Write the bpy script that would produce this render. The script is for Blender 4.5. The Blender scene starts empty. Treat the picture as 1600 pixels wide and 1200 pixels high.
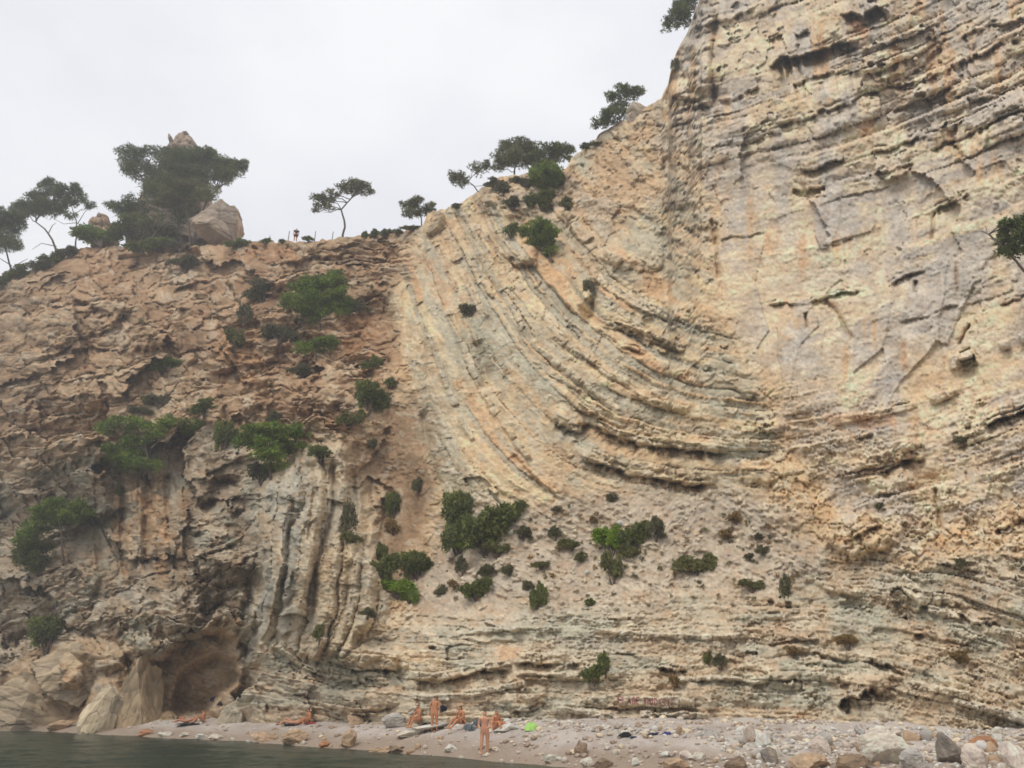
import bpy, math, random
import numpy as np
from mathutils import Vector

S = bpy.context.scene
COL = S.collection
random.seed(7)

# ------------------------------------------------------------------ camera
FPX = 1168.0                                   # focal length for a 1600 px wide frame
CAM_H = 2.2
PITCH = math.atan((1098.0 - 600.0) / FPX)      # looking up from a boat at the cliff
cam_d = bpy.data.cameras.new('camera')
cam = bpy.data.objects.new('camera', cam_d)
COL.objects.link(cam)
cam.location = (0, 0, CAM_H)
cam.rotation_euler = (math.radians(90) + PITCH, 0, 0)
cam_d.sensor_width = 36.0
cam_d.lens = 36.0 * FPX / 1600.0
cam_d.clip_start = 0.5
cam_d.clip_end = 6000
S.camera = cam

# ------------------------------------------------------------------ world: overcast sky
W = bpy.data.worlds.new('World')
S.world = W
W.use_nodes = True
nt = W.node_tree
nt.nodes.clear()
SUN_EL, SUN_AZ = math.radians(56), math.radians(216)    # azimuth clockwise from +Y
out = nt.nodes.new('ShaderNodeOutputWorld')
bg = nt.nodes.new('ShaderNodeBackground')
sky = nt.nodes.new('ShaderNodeTexSky')
sky.sky_type = 'NISHITA'
sky.sun_disc = False
sky.sun_elevation = SUN_EL
sky.sun_rotation = SUN_AZ
skm = nt.nodes.new('ShaderNodeVectorMath'); skm.operation = 'SCALE'
skm.inputs['Scale'].default_value = 0.10
nt.links.new(sky.outputs['Color'], skm.inputs[0])
tc = nt.nodes.new('ShaderNodeTexCoord')
mp = nt.nodes.new('ShaderNodeMapping')
mp.inputs['Scale'].default_value = (1.0, 1.0, 1.7)
nt.links.new(tc.outputs['Generated'], mp.inputs['Vector'])
nz = nt.nodes.new('ShaderNodeTexNoise')
nz.inputs['Scale'].default_value = 2.2
nz.inputs['Detail'].default_value = 5
nz.inputs['Roughness'].default_value = 0.5
nt.links.new(mp.outputs[0], nz.inputs['Vector'])
cr = nt.nodes.new('ShaderNodeValToRGB')                  # cloud deck, thin and thick patches
cr.color_ramp.elements[0].position = 0.38
cr.color_ramp.elements[0].color = (0.87, 0.885, 0.93, 1)
cr.color_ramp.elements[1].position = 0.58
cr.color_ramp.elements[1].color = (1.0, 1.0, 1.02, 1)
nt.links.new(nz.outputs['Fac'], cr.inputs['Fac'])
mx = nt.nodes.new('ShaderNodeMix'); mx.data_type = 'RGBA'
mx.inputs['Factor'].default_value = 0.93
nt.links.new(skm.outputs[0], mx.inputs['A'])
nt.links.new(cr.outputs['Color'], mx.inputs['B'])
nt.links.new(mx.outputs['Result'], bg.inputs['Color'])
bg.inputs['Strength'].default_value = 1.0
nt.links.new(bg.outputs[0], out.inputs['Surface'])

# ------------------------------------------------------------------ sun behind thin cloud
sd = bpy.data.lights.new('sun', 'SUN')
sd.energy = 1.5
sd.angle = math.radians(22)
sd.color = (1.0, 0.95, 0.88)
sun = bpy.data.objects.new('sun', sd)
COL.objects.link(sun)
sdir = Vector((math.sin(SUN_AZ) * math.cos(SUN_EL), math.cos(SUN_AZ) * math.cos(SUN_EL), math.sin(SUN_EL)))
sun.rotation_euler = sdir.to_track_quat('Z', 'Y').to_euler()
sun.location = sdir * 200

S.view_settings.view_transform = 'Standard'
S.view_settings.look = 'None'
S.view_settings.gamma = 1
S.view_settings.exposure = 0.10
S.view_settings.use_curve_mapping = False
S.render.engine = 'CYCLES'
S.cycles.max_bounces = 5
S.cycles.diffuse_bounces = 3
S.cycles.filter_width = 1.6

# ------------------------------------------------------------------ helpers: naming
def tag(o, label=None, cat=None, group=None, kind=None):
    if label: o['label'] = label
    if cat: o['category'] = cat
    if group: o['group'] = group
    if kind: o['kind'] = kind
    return o

def link(name, me, parent=None):
    o = bpy.data.objects.new(name, me)
    COL.objects.link(o)
    if parent is not None: o.parent = parent
    return o

def np_mesh(name, v, f, mat=None, smooth=True, col=None, nside=4):
    v = np.asarray(v, np.float32).reshape(-1, 3)
    f = np.asarray(f, np.int32).reshape(-1, nside)
    me = bpy.data.meshes.new(name)
    me.vertices.add(len(v)); me.vertices.foreach_set('co', v.ravel())
    me.loops.add(f.size); me.loops.foreach_set('vertex_index', f.ravel())
    me.polygons.add(len(f))
    me.polygons.foreach_set('loop_start', np.arange(0, f.size, nside, dtype=np.int32))
    me.polygons.foreach_set('use_smooth', np.full(len(f), smooth, bool))
    if col is not None:
        a = me.color_attributes.new('tint', 'FLOAT_COLOR', 'POINT')
        c4 = np.ones((len(v), 4), np.float32); c4[:, :3] = col
        a.data.foreach_set('color', c4.ravel())
    me.update(calc_edges=True)
    if mat: me.materials.append(mat)
    return me

def lin(c):
    c = np.asarray(c, np.float64) / 255.0
    return np.where(c <= 0.04045, c / 12.92, ((c + 0.055) / 1.055) ** 2.4)

# ------------------------------------------------------------------ helpers: noise
def hsh(xi, yi, seed):
    h = (xi.astype(np.int64) * 374761393 + yi.astype(np.int64) * 668265263 + seed * 974634777) & 0xFFFFFFFF
    h = ((h ^ (h >> 13)) * 1274126177) & 0xFFFFFFFF
    h = ((h ^ (h >> 16)) * 2246822519) & 0xFFFFFFFF
    return ((h ^ (h >> 15)) & 0xFFFFFF).astype(np.float32) / np.float32(0xFFFFFF)

def noise(x, y, seed=0):
    """value noise, -1..1"""
    xf = np.floor(x); yf = np.floor(y)
    xi = xf.astype(np.int32); yi = yf.astype(np.int32)
    u = (x - xf).astype(np.float32); v = (y - yf).astype(np.float32)
    u = u * u * u * (u * (u * 6 - 15) + 10); v = v * v * v * (v * (v * 6 - 15) + 10)
    a = hsh(xi, yi, seed); b = hsh(xi + 1, yi, seed); c = hsh(xi, yi + 1, seed); d = hsh(xi + 1, yi + 1, seed)
    return (a + (b - a) * u + (c - a) * v + (a - b - c + d) * u * v) * 2 - 1

def fbm(x, y, seed=0, octaves=4, gain=0.5):
    s = 0; a = 1.0; n = 0
    for i in range(octaves):
        s = s + a * noise(x * (2.03 ** i) + 17.3 * i, y * (2.03 ** i) - 9.1 * i, seed + i * 13)
        n += a; a *= gain
    return s / n

def ridged(x, y, seed=0, octaves=4, gain=0.55):
    s = 0; a = 1.0; n = 0
    for i in range(octaves):
        s = s + a * (1 - 2 * np.abs(noise(x * (2.03 ** i) + 7.7 * i, y * (2.03 ** i) + 3.3 * i, seed + i * 13)))
        n += a; a *= gain
    return s / n

def worley(x, y, seed=0):
    """F1, F2, random of the nearest cell, offsets to its point"""
    xi = np.floor(x).astype(np.int32); yi = np.floor(y).astype(np.int32)
    f1 = np.full(x.shape, 9.0, np.float32); f2 = f1.copy()
    rid = np.zeros(x.shape, np.float32); ox = rid.copy(); oy = rid.copy()
    for dx in (-1, 0, 1):
        for dy in (-1, 0, 1):
            cx = xi + dx; cy = yi + dy
            px = cx + hsh(cx, cy, seed); py = cy + hsh(cx, cy, seed + 1)
            ddx = (x - px).astype(np.float32); ddy = (y - py).astype(np.float32)
            d = np.sqrt(ddx * ddx + ddy * ddy)
            near = d < f1
            f2 = np.where(near, f1, np.minimum(f2, d))
            rid = np.where(near, hsh(cx, cy, seed + 2), rid)
            ox = np.where(near, ddx, ox); oy = np.where(near, ddy, oy)
            f1 = np.where(near, d, f1)
    return f1, f2, rid, ox, oy

def sstep(a, b, x):
    t = np.clip((x - a) / (b - a), 0, 1)
    return t * t * (3 - 2 * t)

# ------------------------------------------------------------------ helpers: pixels of the photograph <-> world
CP, SP = math.cos(PITCH), math.sin(PITCH)

def ray(px, py):
    """direction with unit depth along the view axis, world coordinates"""
    a = (np.asarray(px, np.float64) - 800.0) / FPX
    b = (600.0 - np.asarray(py, np.float64)) / FPX
    return a, CP - SP * b, SP + CP * b

def at_Y(px, py, Y):
    a, dy, dz = ray(px, py)
    k = Y / dy
    return a * k, Y + 0 * a, CAM_H + dz * k

def project(x, y, z):
    zc = y * CP + (z - CAM_H) * SP
    yc = -y * SP + (z - CAM_H) * CP
    return 800 + FPX * x / zc, 600 - FPX * yc / zc

# ------------------------------------------------------------------ materials
def principled(name):
    m = bpy.data.materials.new(name)
    m.use_nodes = True
    return m, m.node_tree, m.node_tree.nodes['Principled BSDF']

def rock_material(name, grain=5.0, bump=0.35, rough=0.92, spec=0.2, attr='tint', base=(1, 1, 1)):
    """colour from the rock's own tint, broken up by grain, fine relief by bump"""
    m, t, b = principled(name)
    co = t.nodes.new('ShaderNodeTexCoord')
    n1 = t.nodes.new('ShaderNodeTexNoise'); n1.inputs['Scale'].default_value = grain
    n1.inputs['Detail'].default_value = 6; n1.inputs['Roughness'].default_value = 0.65
    t.links.new(co.outputs['Object'], n1.inputs['Vector'])
    mr = t.nodes.new('ShaderNodeMapRange')
    mr.inputs['From Min'].default_value = 0.25; mr.inputs['From Max'].default_value = 0.75
    mr.inputs['To Min'].default_value = 0.86; mr.inputs['To Max'].default_value = 1.13
    t.links.new(n1.outputs['Fac'], mr.inputs['Value'])
    mul = t.nodes.new('ShaderNodeVectorMath'); mul.operation = 'SCALE'
    if attr:
        at = t.nodes.new('ShaderNodeAttribute'); at.attribute_name = attr
        t.links.new(at.outputs['Color'], mul.inputs[0])
    else:
        mul.inputs[0].default_value = base
    t.links.new(mr.outputs['Result'], mul.inputs['Scale'])
    t.links.new(mul.outputs[0], b.inputs['Base Color'])
    n2 = t.nodes.new('ShaderNodeTexNoise'); n2.inputs['Scale'].default_value = grain * 0.8
    n2.inputs['Detail'].default_value = 8; n2.inputs['Roughness'].default_value = 0.7
    t.links.new(co.outputs['Object'], n2.inputs['Vector'])
    bp = t.nodes.new('ShaderNodeBump'); bp.inputs['Strength'].default_value = bump
    bp.inputs['Distance'].default_value = 0.25
    t.links.new(n2.outputs['Fac'], bp.inputs['Height'])
    t.links.new(bp.outputs['Normal'], b.inputs['Normal'])
    b.inputs['Roughness'].default_value = rough
    b.inputs['Specular IOR Level'].default_value = spec
    return m

def plain_material(name, rgb, rough=0.8, var=0.15, scale=20.0, spec=0.3):
    m, t, b = principled(name)
    co = t.nodes.new('ShaderNodeTexCoord')
    n1 = t.nodes.new('ShaderNodeTexNoise'); n1.inputs['Scale'].default_value = scale
    t.links.new(co.outputs['Object'], n1.inputs['Vector'])
    mr = t.nodes.new('ShaderNodeMapRange')
    mr.inputs['To Min'].default_value = 1 - var; mr.inputs['To Max'].default_value = 1 + var
    t.links.new(n1.outputs['Fac'], mr.inputs['Value'])
    mul = t.nodes.new('ShaderNodeVectorMath'); mul.operation = 'SCALE'
    mul.inputs[0].default_value = rgb
    t.links.new(mr.outputs['Result'], mul.inputs['Scale'])
    t.links.new(mul.outputs[0], b.inputs['Base Color'])
    b.inputs['Roughness'].default_value = rough
    b.inputs['Specular IOR Level'].default_value = spec
    return m

ROCK = rock_material('limestone', 3.0, 0.28)
STONE = rock_material('beach_stone', 6.0, 0.5)
# ====================================================================== THE CLIFF
# One sheet of rock. Its outline, beds and ledges are traced from the photograph and every
# point of it gets its own distance (metres ahead of the boat).
SKY_PTS = np.array([(-400, 560), (-200, 490), (-60, 452), (0, 437), (40, 424), (90, 402), (130, 386), (200, 384), (300, 383), (380, 380),
    (430, 378), (461, 377), (520, 374), (548, 368), (600, 366), (640, 360), (660, 352), (668, 334), (690, 327), (722, 318), (745, 300),
    (762, 287), (790, 273), (850, 268), (884, 260), (893, 244), (912, 231), (940, 210), (975, 190), (1010, 171), (1034, 151),
    (1044, 128), (1050, 100), (1060, 76), (1074, 50), (1084, 22), (1094, -2), (1110, -55), (1150, -120), (1250, -210), (1500, -260), (2100, -260)], float)
colpx = np.concatenate([np.arange(-300, -92, 12.0), np.arange(-92, -4, 3.0), np.arange(-4, 1610, 1.6), np.arange(1610, 1780, 3.0), np.arange(1780, 1970, 12.0)])
NC = len(colpx)
rj = np.random.RandomState(3)
skyy = np.interp(colpx, SKY_PTS[:, 0], SKY_PTS[:, 1])
skyy = skyy + 4.0 * fbm(colpx / 22.0, colpx * 0, 5, 3) + 2.2 * fbm(colpx / 6.0, colpx * 0, 6, 2)
NR = 700
BOT = 1212.0
rv = np.linspace(0, 1, NR)
PX = np.repeat(colpx[None, :], NR, 0).astype(np.float32)
PY = np.empty((NR, NC), np.float32)
for j in range(NC):                            # rows above the frame are laid out coarsely
    top = skyy[j]
    if top < -10:
        n_hi = min(40, int(-(top + 10) / 7) + 2)
        PY[:n_hi, j] = np.linspace(top, -10, n_hi, endpoint=False)
        PY[n_hi:, j] = np.linspace(-10, BOT, NR - n_hi)
    else:
        PY[:, j] = top + rv * (BOT - top)

# ---- distance of the undisturbed face
DEPTH = [(-300, 1130, 98), (-300, 800, 102), (-300, 500, 112), (0, 1128, 78), (0, 950, 80), (0, 800, 81), (0, 600, 85), (0, 437, 93), (100, 1122, 71), (110, 900, 74), (90, 402, 93), (100, 500, 84), (150, 1040, 68),
    (200, 600, 76), (200, 384, 92), (220, 1110, 65), (300, 1105, 64), (300, 900, 64), (300, 700, 70), (330, 550, 76), (400, 1108, 57), (380, 470, 79), (380, 380, 86), (450, 450, 76),
    (461, 377, 80), (470, 1000, 54), (480, 900, 53.5), (480, 740, 57), (560, 1108, 50), (540, 850, 54), (560, 370, 77), (600, 480, 70), (620, 800, 59), (610, 680, 62), (640, 900, 54), (650, 362, 72),
    (660, 1105, 45), (680, 600, 60), (680, 470, 65), (700, 740, 55), (700, 1000, 46.5), (722, 318, 71), (750, 850, 51), (780, 620, 56), (800, 1120, 41), (800, 1020, 43.5),
    (800, 275, 70), (850, 700, 51.5), (850, 500, 57), (870, 380, 63), (893, 244, 68), (900, 880, 47.5), (950, 600, 51), (960, 300, 61), (1000, 1135, 38.5), (1000, 1030, 40.5),
    (1000, 930, 43.5), (1000, 760, 48), (1040, 151, 61), (1050, 450, 52), (1060, 600, 48.5), (1094, 0, 60), (1100, 300, 54), (1120, 740, 45.5), (1150, 850, 43.5),
    (1200, 1160, 35), (1200, 1040, 37.5), (1200, 940, 40), (1200, 600, 44), (1200, 300, 48), (1200, 120, 50), (1250, 800, 41), (1300, 0, 49), (1400, 1145, 32), (1400, 950, 35.5), (1400, 750, 38.5),
    (1400, 500, 41), (1400, 250, 43.5), (1500, 50, 44.5), (1600, 1160, 29.5), (1600, 950, 32), (1600, 700, 35), (1600, 400, 38), (1600, 100, 40.5), (1900, 1160, 27), (1900, 600, 31), (1900, 0, 35),
    (1500, -260, 50), (1200, -200, 58), (1900, -260, 45)]
DP = np.array(DEPTH, float)

def tps_fit(P, val, lam=0.5):
    n = len(P); q = P / 500.0
    r2 = ((q[:, None, :] - q[None, :, :]) ** 2).sum(-1)
    K = 0.5 * r2 * np.log(r2 + 1e-9) + lam * 0.01 * np.eye(n)
    B = np.hstack([np.ones((n, 1)), q])
    A = np.block([[K, B], [B.T, np.zeros((3, 3))]])
    return q, np.linalg.solve(A, np.concatenate([val, np.zeros(3)]))

def tps_eval(fit, x, y):
    q, w = fit
    x = x / 500.0; y = y / 500.0
    o = w[-3] + w[-2] * x + w[-1] * y
    for i in range(len(q)):
        r2 = (x - q[i, 0]) ** 2 + (y - q[i, 1]) ** 2
        o = o + w[i] * 0.5 * r2 * np.log(r2 + 1e-9)
    return o

GX0, GY0, GS = -420.0, -420.0, 4.0
GXN, GYN = 620, 430
gx, gy = np.meshgrid(GX0 + GS * np.arange(GXN), GY0 + GS * np.arange(GYN))

def gsample(G, x, y):
    u = np.clip((x - GX0) / GS, 0, GXN - 1.001); v = np.clip((y - GY0) / GS, 0, GYN - 1.001)
    i = u.astype(np.int32); j = v.astype(np.int32); fu = u - i; fv = v - j
    return (G[j, i] * (1 - fu) + G[j, i + 1] * fu) * (1 - fv) + (G[j + 1, i] * (1 - fu) + G[j + 1, i + 1] * fu) * fv

YB = gsample(tps_eval(tps_fit(DP[:, :2], DP[:, 2]), gx, gy).astype(np.float32), PX, PY)

def blur(G, n, times=2):
    n = max(1, int(n))
    for _ in range(times):
        for ax in (0, 1):
            pad = [(0, 0), (0, 0)]; pad[ax] = (n + 1, n)
            c = np.cumsum(np.pad(G, pad, mode='edge'), axis=ax)
            if ax == 0: G = (c[2 * n + 1:] - c[:-2 * n - 1]) / (2 * n + 1)
            else: G = (c[:, 2 * n + 1:] - c[:, :-2 * n - 1]) / (2 * n + 1)
    return G

def poly_mask(poly, soft):
    p = np.array(poly, float); ins = np.zeros(gx.shape, bool)
    j = len(p) - 1
    for i in range(len(p)):
        c = ((p[i, 1] > gy) != (p[j, 1] > gy)) & (gx < (p[j, 0] - p[i, 0]) * (gy - p[i, 1]) / (p[j, 1] - p[i, 1] + 1e-9) + p[i, 0])
        ins ^= c; j = i
    return blur(ins.astype(np.float32), soft / GS / 2)

WX = fbm(PX / 60, PY / 60, 31, 3); WY = fbm(PX / 60, PY / 60, 47, 3)      # slow warps
wx = fbm(PX / 9, PY / 9, 51, 2); wy = fbm(PX / 9, PY / 9, 67, 2)          # quick warps
def zone(poly, soft=14, warp=16):
    m = gsample(poly_mask(poly, soft * 2.2), PX + 1.3 * warp * WX + 6 * wx, PY + 1.3 * warp * WY + 6 * wy)
    return np.clip((m - 0.5) * 1.6 + 0.5, 0, 1)

# ---- fields that run across and along the beds
def fit_beds(lines, cx, cy, sc=300.0, deg=3):
    ex = [(i, j) for i in range(deg + 1) for j in range(deg + 1 - i) if i + j > 0]
    rs, bs, rt, bt = [], [], [], []
    for ln in lines:
        for (x0, y0), (x1, y1) in zip(ln[:-1], ln[1:]):
            L = math.hypot(x1 - x0, y1 - y0)
            tx, ty = (x1 - x0) / L, (y1 - y0) / L
            mxp, myp = ((x0 + x1) / 2 - cx) / sc, ((y0 + y1) / 2 - cy) / sc
            gxr = [i * mxp ** (i - 1) * myp ** j / sc if i else 0 for i, j in ex]
            gyr = [j * mxp ** i * myp ** (j - 1) / sc if j else 0 for i, j in ex]
            w = math.sqrt(L)
            gxr = np.array(gxr) * w; gyr = np.array(gyr) * w
            rs += [gxr, gyr]; bs += [-ty * w, tx * w]
            rt += [gxr, gyr]; bt += [tx * w, ty * w]
    R = np.array(rs); I = 1e-4 * np.eye(len(ex))
    cs = np.linalg.solve(R.T @ R + I * np.trace(R.T @ R) / len(ex) * 0.1, R.T @ np.array(bs))
    ct = np.linalg.solve(R.T @ R + I * np.trace(R.T @ R) / len(ex) * 0.1, R.T @ np.array(bt))
    def ev(x, y):
        u = (x - cx) / sc; v = (y - cy) / sc; s = 0; t = 0
        for k, (i, j) in enumerate(ex):
            m = u ** i * v ** j
            s = s + cs[k] * m; t = t + ct[k] * m
        return s.astype(np.float32), t.astype(np.float32)
    return ev

def beds(s, t, seed, mean, spread, joint, tilt=0.5, rough=1.0):
    """displacement (-1..1), hardness 0..1, per-block random, joint groove for beds stacked along s"""
    r = np.random.RandomState(seed)
    s0, s1 = float(s.min()) - 30, float(s.max()) + 30
    th = mean * np.exp(spread * r.randn(int((s1 - s0) / mean * 2.2) + 10))
    b = s0 + np.concatenate([[0], np.cumsum(th)])
    k = np.clip(np.searchsorted(b, s.ravel()).reshape(s.shape) - 1, 0, len(th) - 1)
    f = ((s - b[k]) / th[k]).astype(np.float32)
    hard = r.rand(len(th)); hard = np.where(r.rand(len(th)) < 0.38, hard * 0.35, 0.45 + 0.55 * hard)
    jl = np.maximum(th * joint * np.exp(0.45 * r.randn(len(th))), 7)
    tt = t / jl[k] + r.rand(len(th))[k] * 50 + 0.35 * noise(t / 14, s / 9, seed + 3)
    c = np.floor(tt).astype(np.int32); fc = (tt - c).astype(np.float32)
    r1 = hsh(k, c, seed); r2 = hsh(k, c, seed + 1); r3 = hsh(k, c, seed + 2)
    ed = np.minimum(fc, 1 - fc) * jl[k]                       # px to the joint
    es = np.minimum(f, 1 - f) * th[k]
    d = 1.1 * (hard[k] - 0.5) + 0.9 * (r1 - 0.5) + tilt * ((r2 - 0.5) * (fc - 0.5) * 2 - (0.25 + r3) * (f - 0.5) * 0.8)
    d = d - 0.22 * np.exp(-ed / 1.5) * (r3 > 0.45) - 0.28 * np.exp(-es / 1.5)
    w1, w2, wr, wox, woy = worley(t / 15, s / 6.5, seed + 9)
    d = d + rough * (0.26 * (wr - .5) - .2 * woy * wr - .06 * np.exp(-(w2 - w1) / .1) + 0.06 * fbm(t / 30, s / 5, seed + 20, 2))
    return d.astype(np.float32), hard[k].astype(np.float32), r1 + 0.3 * (r2 - .5), k

ER = sstep(-.36, .34, fbm(PX / 85, PY / 70, 221, 4))            # where beds stand out, elsewhere worn or buried
ER2 = sstep(-.25, .4, fbm(PX / 38, PY / 30, 223, 4))
RUB = .5 + .5 * fbm(PX / 28, PY / 24, 225, 4)
_f1, _f2, _rid, _ox, _oy = worley((PX + 5 * wx) / 17, (PY + 5 * wy) / 12, 227)
CHUNK = .5 * (_rid - .5) - .15 * np.exp(-(_f2 - _f1) / .1) - .45 * _oy * _rid + .3 * _ox * (_rid - .5)     # loose angular blocks
D = np.zeros_like(PX)                          # metres towards the viewer
C = np.zeros(PX.shape + (3,), np.float32)      # colour of the stone, as it reads in daylight (sRGB)

def put(mask, fn):
    m = mask > 0.01
    d, c = fn(PX[m], PY[m], m)
    w = mask[m]
    D[m] += (d - D[m]) * w
    C[m] += (c - C[m]) * w[:, None]

def ramp(x, stops):
    xs = [a for a, _ in stops]; cs = np.array([c for _, c in stops], float)
    return np.stack([np.interp(x, xs, cs[:, i]) for i in range(3)], -1).astype(np.float32)

def mixc(c, rgb, k):
    return c + (np.array(rgb, np.float32) - c) * k[:, None]

# broken yellow rock: everywhere first
def z_broken(x, y, m):
    f1, f2, rid, ox, oy = worley((x + 6 * wx[m]) / 26, (y + 6 * wy[m]) / 19, 3)
    g1, g2, gid, _, gy_ = worley((x + 3 * wx[m]) / 9, (y + 3 * wy[m]) / 7, 8)
    d = 0.5 * fbm(x / 50, y / 50, 71, 4) + 0.30 * (rid - .5) + 0.3 * (oy * (rid - .3)) - 0.25 * np.exp(-(f2 - f1) / 0.07) + 0.16 * (gid - .5) - 0.1 * np.exp(-(g2 - g1) / .12) + .12 * ridged(x / 12, y / 12, 5, 3)
    q = 0.5 + 0.5 * fbm(x / 34, y / 26, 81, 4) + 0.25 * (rid - .5) + .12 * (gid - .5)
    c = ramp(q, [(0.1, (180, 154, 122)), (0.35, (198, 170, 130)), (0.6, (208, 182, 142)), (0.85, (204, 190, 164)), (1, (186, 182, 168))])
    c = mixc(c, (202, 158, 106), sstep(.25, .6, fbm(x / 40, y / 30, 85, 3)) * 0.5)
    return d, c
put(np.ones_like(PX), z_broken)

# upper left: blocky, weathered, with red earth between the blocks
bU = fit_beds([[(0, 562), (200, 540)], [(0, 480), (120, 470)], [(20, 660), (200, 605)], [(400, 425), (550, 402)], [(430, 470), (560, 452)], [(200, 400), (400, 392)], [(250, 650), (400, 620)], [(0, 730), (200, 660)]], 300, 540, deg=2)
def z_upper(x, y, m):
    s, t = bU(x + 16 * WX[m] + 2 * wx[m], y + 16 * WY[m] + 2 * wy[m])
    d, hd, r1, k = beds(s, t, 11, 27, .5, 2.6, 1.3, .9)
    f1, f2, rid, ox, oy = worley((t + 4 * wx[m]) / 52, (s + 3 * wy[m]) / 25, 23)
    d = 0.95 * d + 0.8 * (rid - .5) - 0.45 * np.exp(-(f2 - f1) / .07) - 0.7 * oy * rid + .5 * ox * (rid - .5) + .9 * fbm(x / 80, y / 70, 24, 2) + .3 * CHUNK[m]
    q = .5 + .5 * fbm(x / 30, y / 16, 91, 4) + .35 * (rid - .5)
    c = ramp(q, [(0.15, (142, 116, 88)), (.4, (168, 140, 108)), (.65, (188, 162, 128)), (.9, (178, 160, 134))])
    soil = sstep(.0, .45, fbm(x / 60, y / 45, 95, 4) + 0.55 * sstep(240, 420, x) * sstep(370, 420, y) - 0.22 * (hd > .5))
    c = mixc(c, (166, 126, 90), soil * .42)
    return d * 0.7, c
put(zone([(-420, 300), (640, 300), (655, 400), (640, 450), (620, 540), (590, 620), (555, 680), (400, 690), (200, 700), (0, 760), (-420, 780)]), z_upper)

# lower left: grey, diagonal beds and hanging pillars
bD = fit_beds([[(215, 875), (380, 790)], [(220, 960), (330, 890)], [(0, 1000), (150, 960)], [(280, 930), (390, 860)], [(0, 860), (150, 830)], [(0, 1080), (120, 1040)]], 180, 920, deg=2)
def z_left(x, y, m):
    s, t = bD(x + 22 * WX[m] + 4 * wx[m], y + 22 * WY[m] + 5 * wy[m])
    d, hd, r1, k = beds(s, t, 17, 14, .5, 2.4, .7, 1.3)
    pil = sstep(120, 160, x) * (1 - sstep(260, 330, x)) * sstep(700, 740, y) * (1 - sstep(880, 930, y))
    f1, f2, rid, ox, oy = worley((x + 10 * WX[m]) / 24, y / 120, 29)
    f = 1.0 * (rid - .5) - .5 * np.exp(-(f2 - f1) / .15) - .5 * np.abs(ox) + .25 * fbm(x / 8, y / 30, 33, 3)
    d = .8 * d * (1 - pil) + 1.1 * f * pil + 1.3 * fbm(x / 80, y / 75, 35, 2) + .35 * CHUNK[m] + .25 * ridged(x / 20, y / 20, 37, 3)
    q = .5 + .5 * fbm(x / 26, y / 22, 101, 4) + .3 * (r1 - .5)
    c = ramp(q, [(.15, (128, 112, 90)), (.4, (154, 138, 114)), (.65, (176, 162, 138)), (.9, (160, 154, 138))])
    c = mixc(c, (184, 140, 94), pil * sstep(-.3, .5, fbm(x / 18, y / 60, 105, 3)) * .7)
    c = mixc(c, (146, 152, 138), sstep(.15, .5, fbm(x / 50, y / 40, 107, 3)) * .6)
    return d * .9, c
put(zone([(-420, 760), (0, 745), (180, 690), (390, 680), (410, 780), (410, 930), (385, 1010), (360, 1140), (-420, 1260)]), z_left)

# the great fold
bF = fit_beds([[(655, 420), (668, 500), (690, 580), (725, 650)], [(640, 500), (655, 600), (670, 690), (700, 765)], [(745, 560), (765, 620), (790, 670), (830, 735), (880, 785)],
    [(800, 608), (860, 640), (920, 660), (1000, 693), (1060, 704), (1130, 712)], [(910, 715), (980, 743), (1050, 756), (1120, 757)], [(920, 560), (1000, 610), (1080, 648), (1160, 652)],
    [(700, 330), (750, 420), (800, 500), (860, 560)], [(800, 370), (880, 425), (950, 470), (1060, 545)], [(935, 515), (985, 548), (1060, 575)], [(860, 300), (930, 370), (1000, 425), (1080, 480)],
    [(900, 240), (980, 300), (1060, 370)], [(670, 340), (700, 420), (740, 500)], [(1150, 600), (1200, 600)], [(1130, 712), (1190, 705)]], 890, 530)
def z_fold(x, y, m):
    s, t = bF(x + 6 * WX[m] + 1.5 * wx[m], y + 6 * WY[m] + 1.5 * wy[m])
    d, hd, r1, k = beds(s, t, 41, 7.5, .6, 6.0, .5, .9)
    d3, hd3, r3, k3 = beds(s, t, 43, 30, .5, 4.5, .6, .6)
    up = sstep(480, 260, y)
    e = (.5 + .5 * ER[m]) * (.7 + .3 * ER2[m]) * (1 - .5 * up)
    d = (d * .6 + d3 * 1.2) * e + .35 * fbm(x / 50, y / 50, 43, 3) + (1 - e) * .4 * CHUNK[m]
    f1, f2, rid, ox, oy = worley((x + 8 * WX[m] + 3 * wx[m]) / 40, (y + 8 * WY[m] + 3 * wy[m]) / 30, 46)
    d = d + up * (.9 * ridged(x / 48, y / 42, 45, 4) + .9 * CHUNK[m] + 1.2 * (rid - .5) - .9 * oy * rid + .8 * ox * (rid - .5) - .3 * np.exp(-(f2 - f1) / .06) + .9 * fbm(x / 70, y / 60, 49, 2))
    q = .62 * hd + .4 * hd3 + .3 * (r1 - .5) + .2 * (r3 - .5) + .2 * fbm(t / 30, s / 8, 111, 3)
    c = ramp(q, [(.1, (166, 164, 146)), (.32, (180, 172, 148)), (.5, (206, 184, 144)), (.72, (218, 192, 150)), (.95, (204, 166, 122))])
    c = mixc(c, (204, 158, 112), sstep(.62, .8, r1) * sstep(.5, .7, hd) * .55)
    c = mixc(c, (196, 174, 138), (1 - e) * .6)
    c = mixc(c, (166, 169, 152), sstep(.0, .42, fbm(t / 90, s / 25, 113, 3) + .5 * sstep(760, 680, x) * sstep(480, 600, y)) * .6)
    c = mixc(c, (194, 160, 120), sstep(-.2, .4, fbm(x / 60, y / 60, 115, 3)) * up * .7)
    c = mixc(c, (178, 168, 152), sstep(.55, .8, rid) * up * .6)
    return d * .62, c
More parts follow.
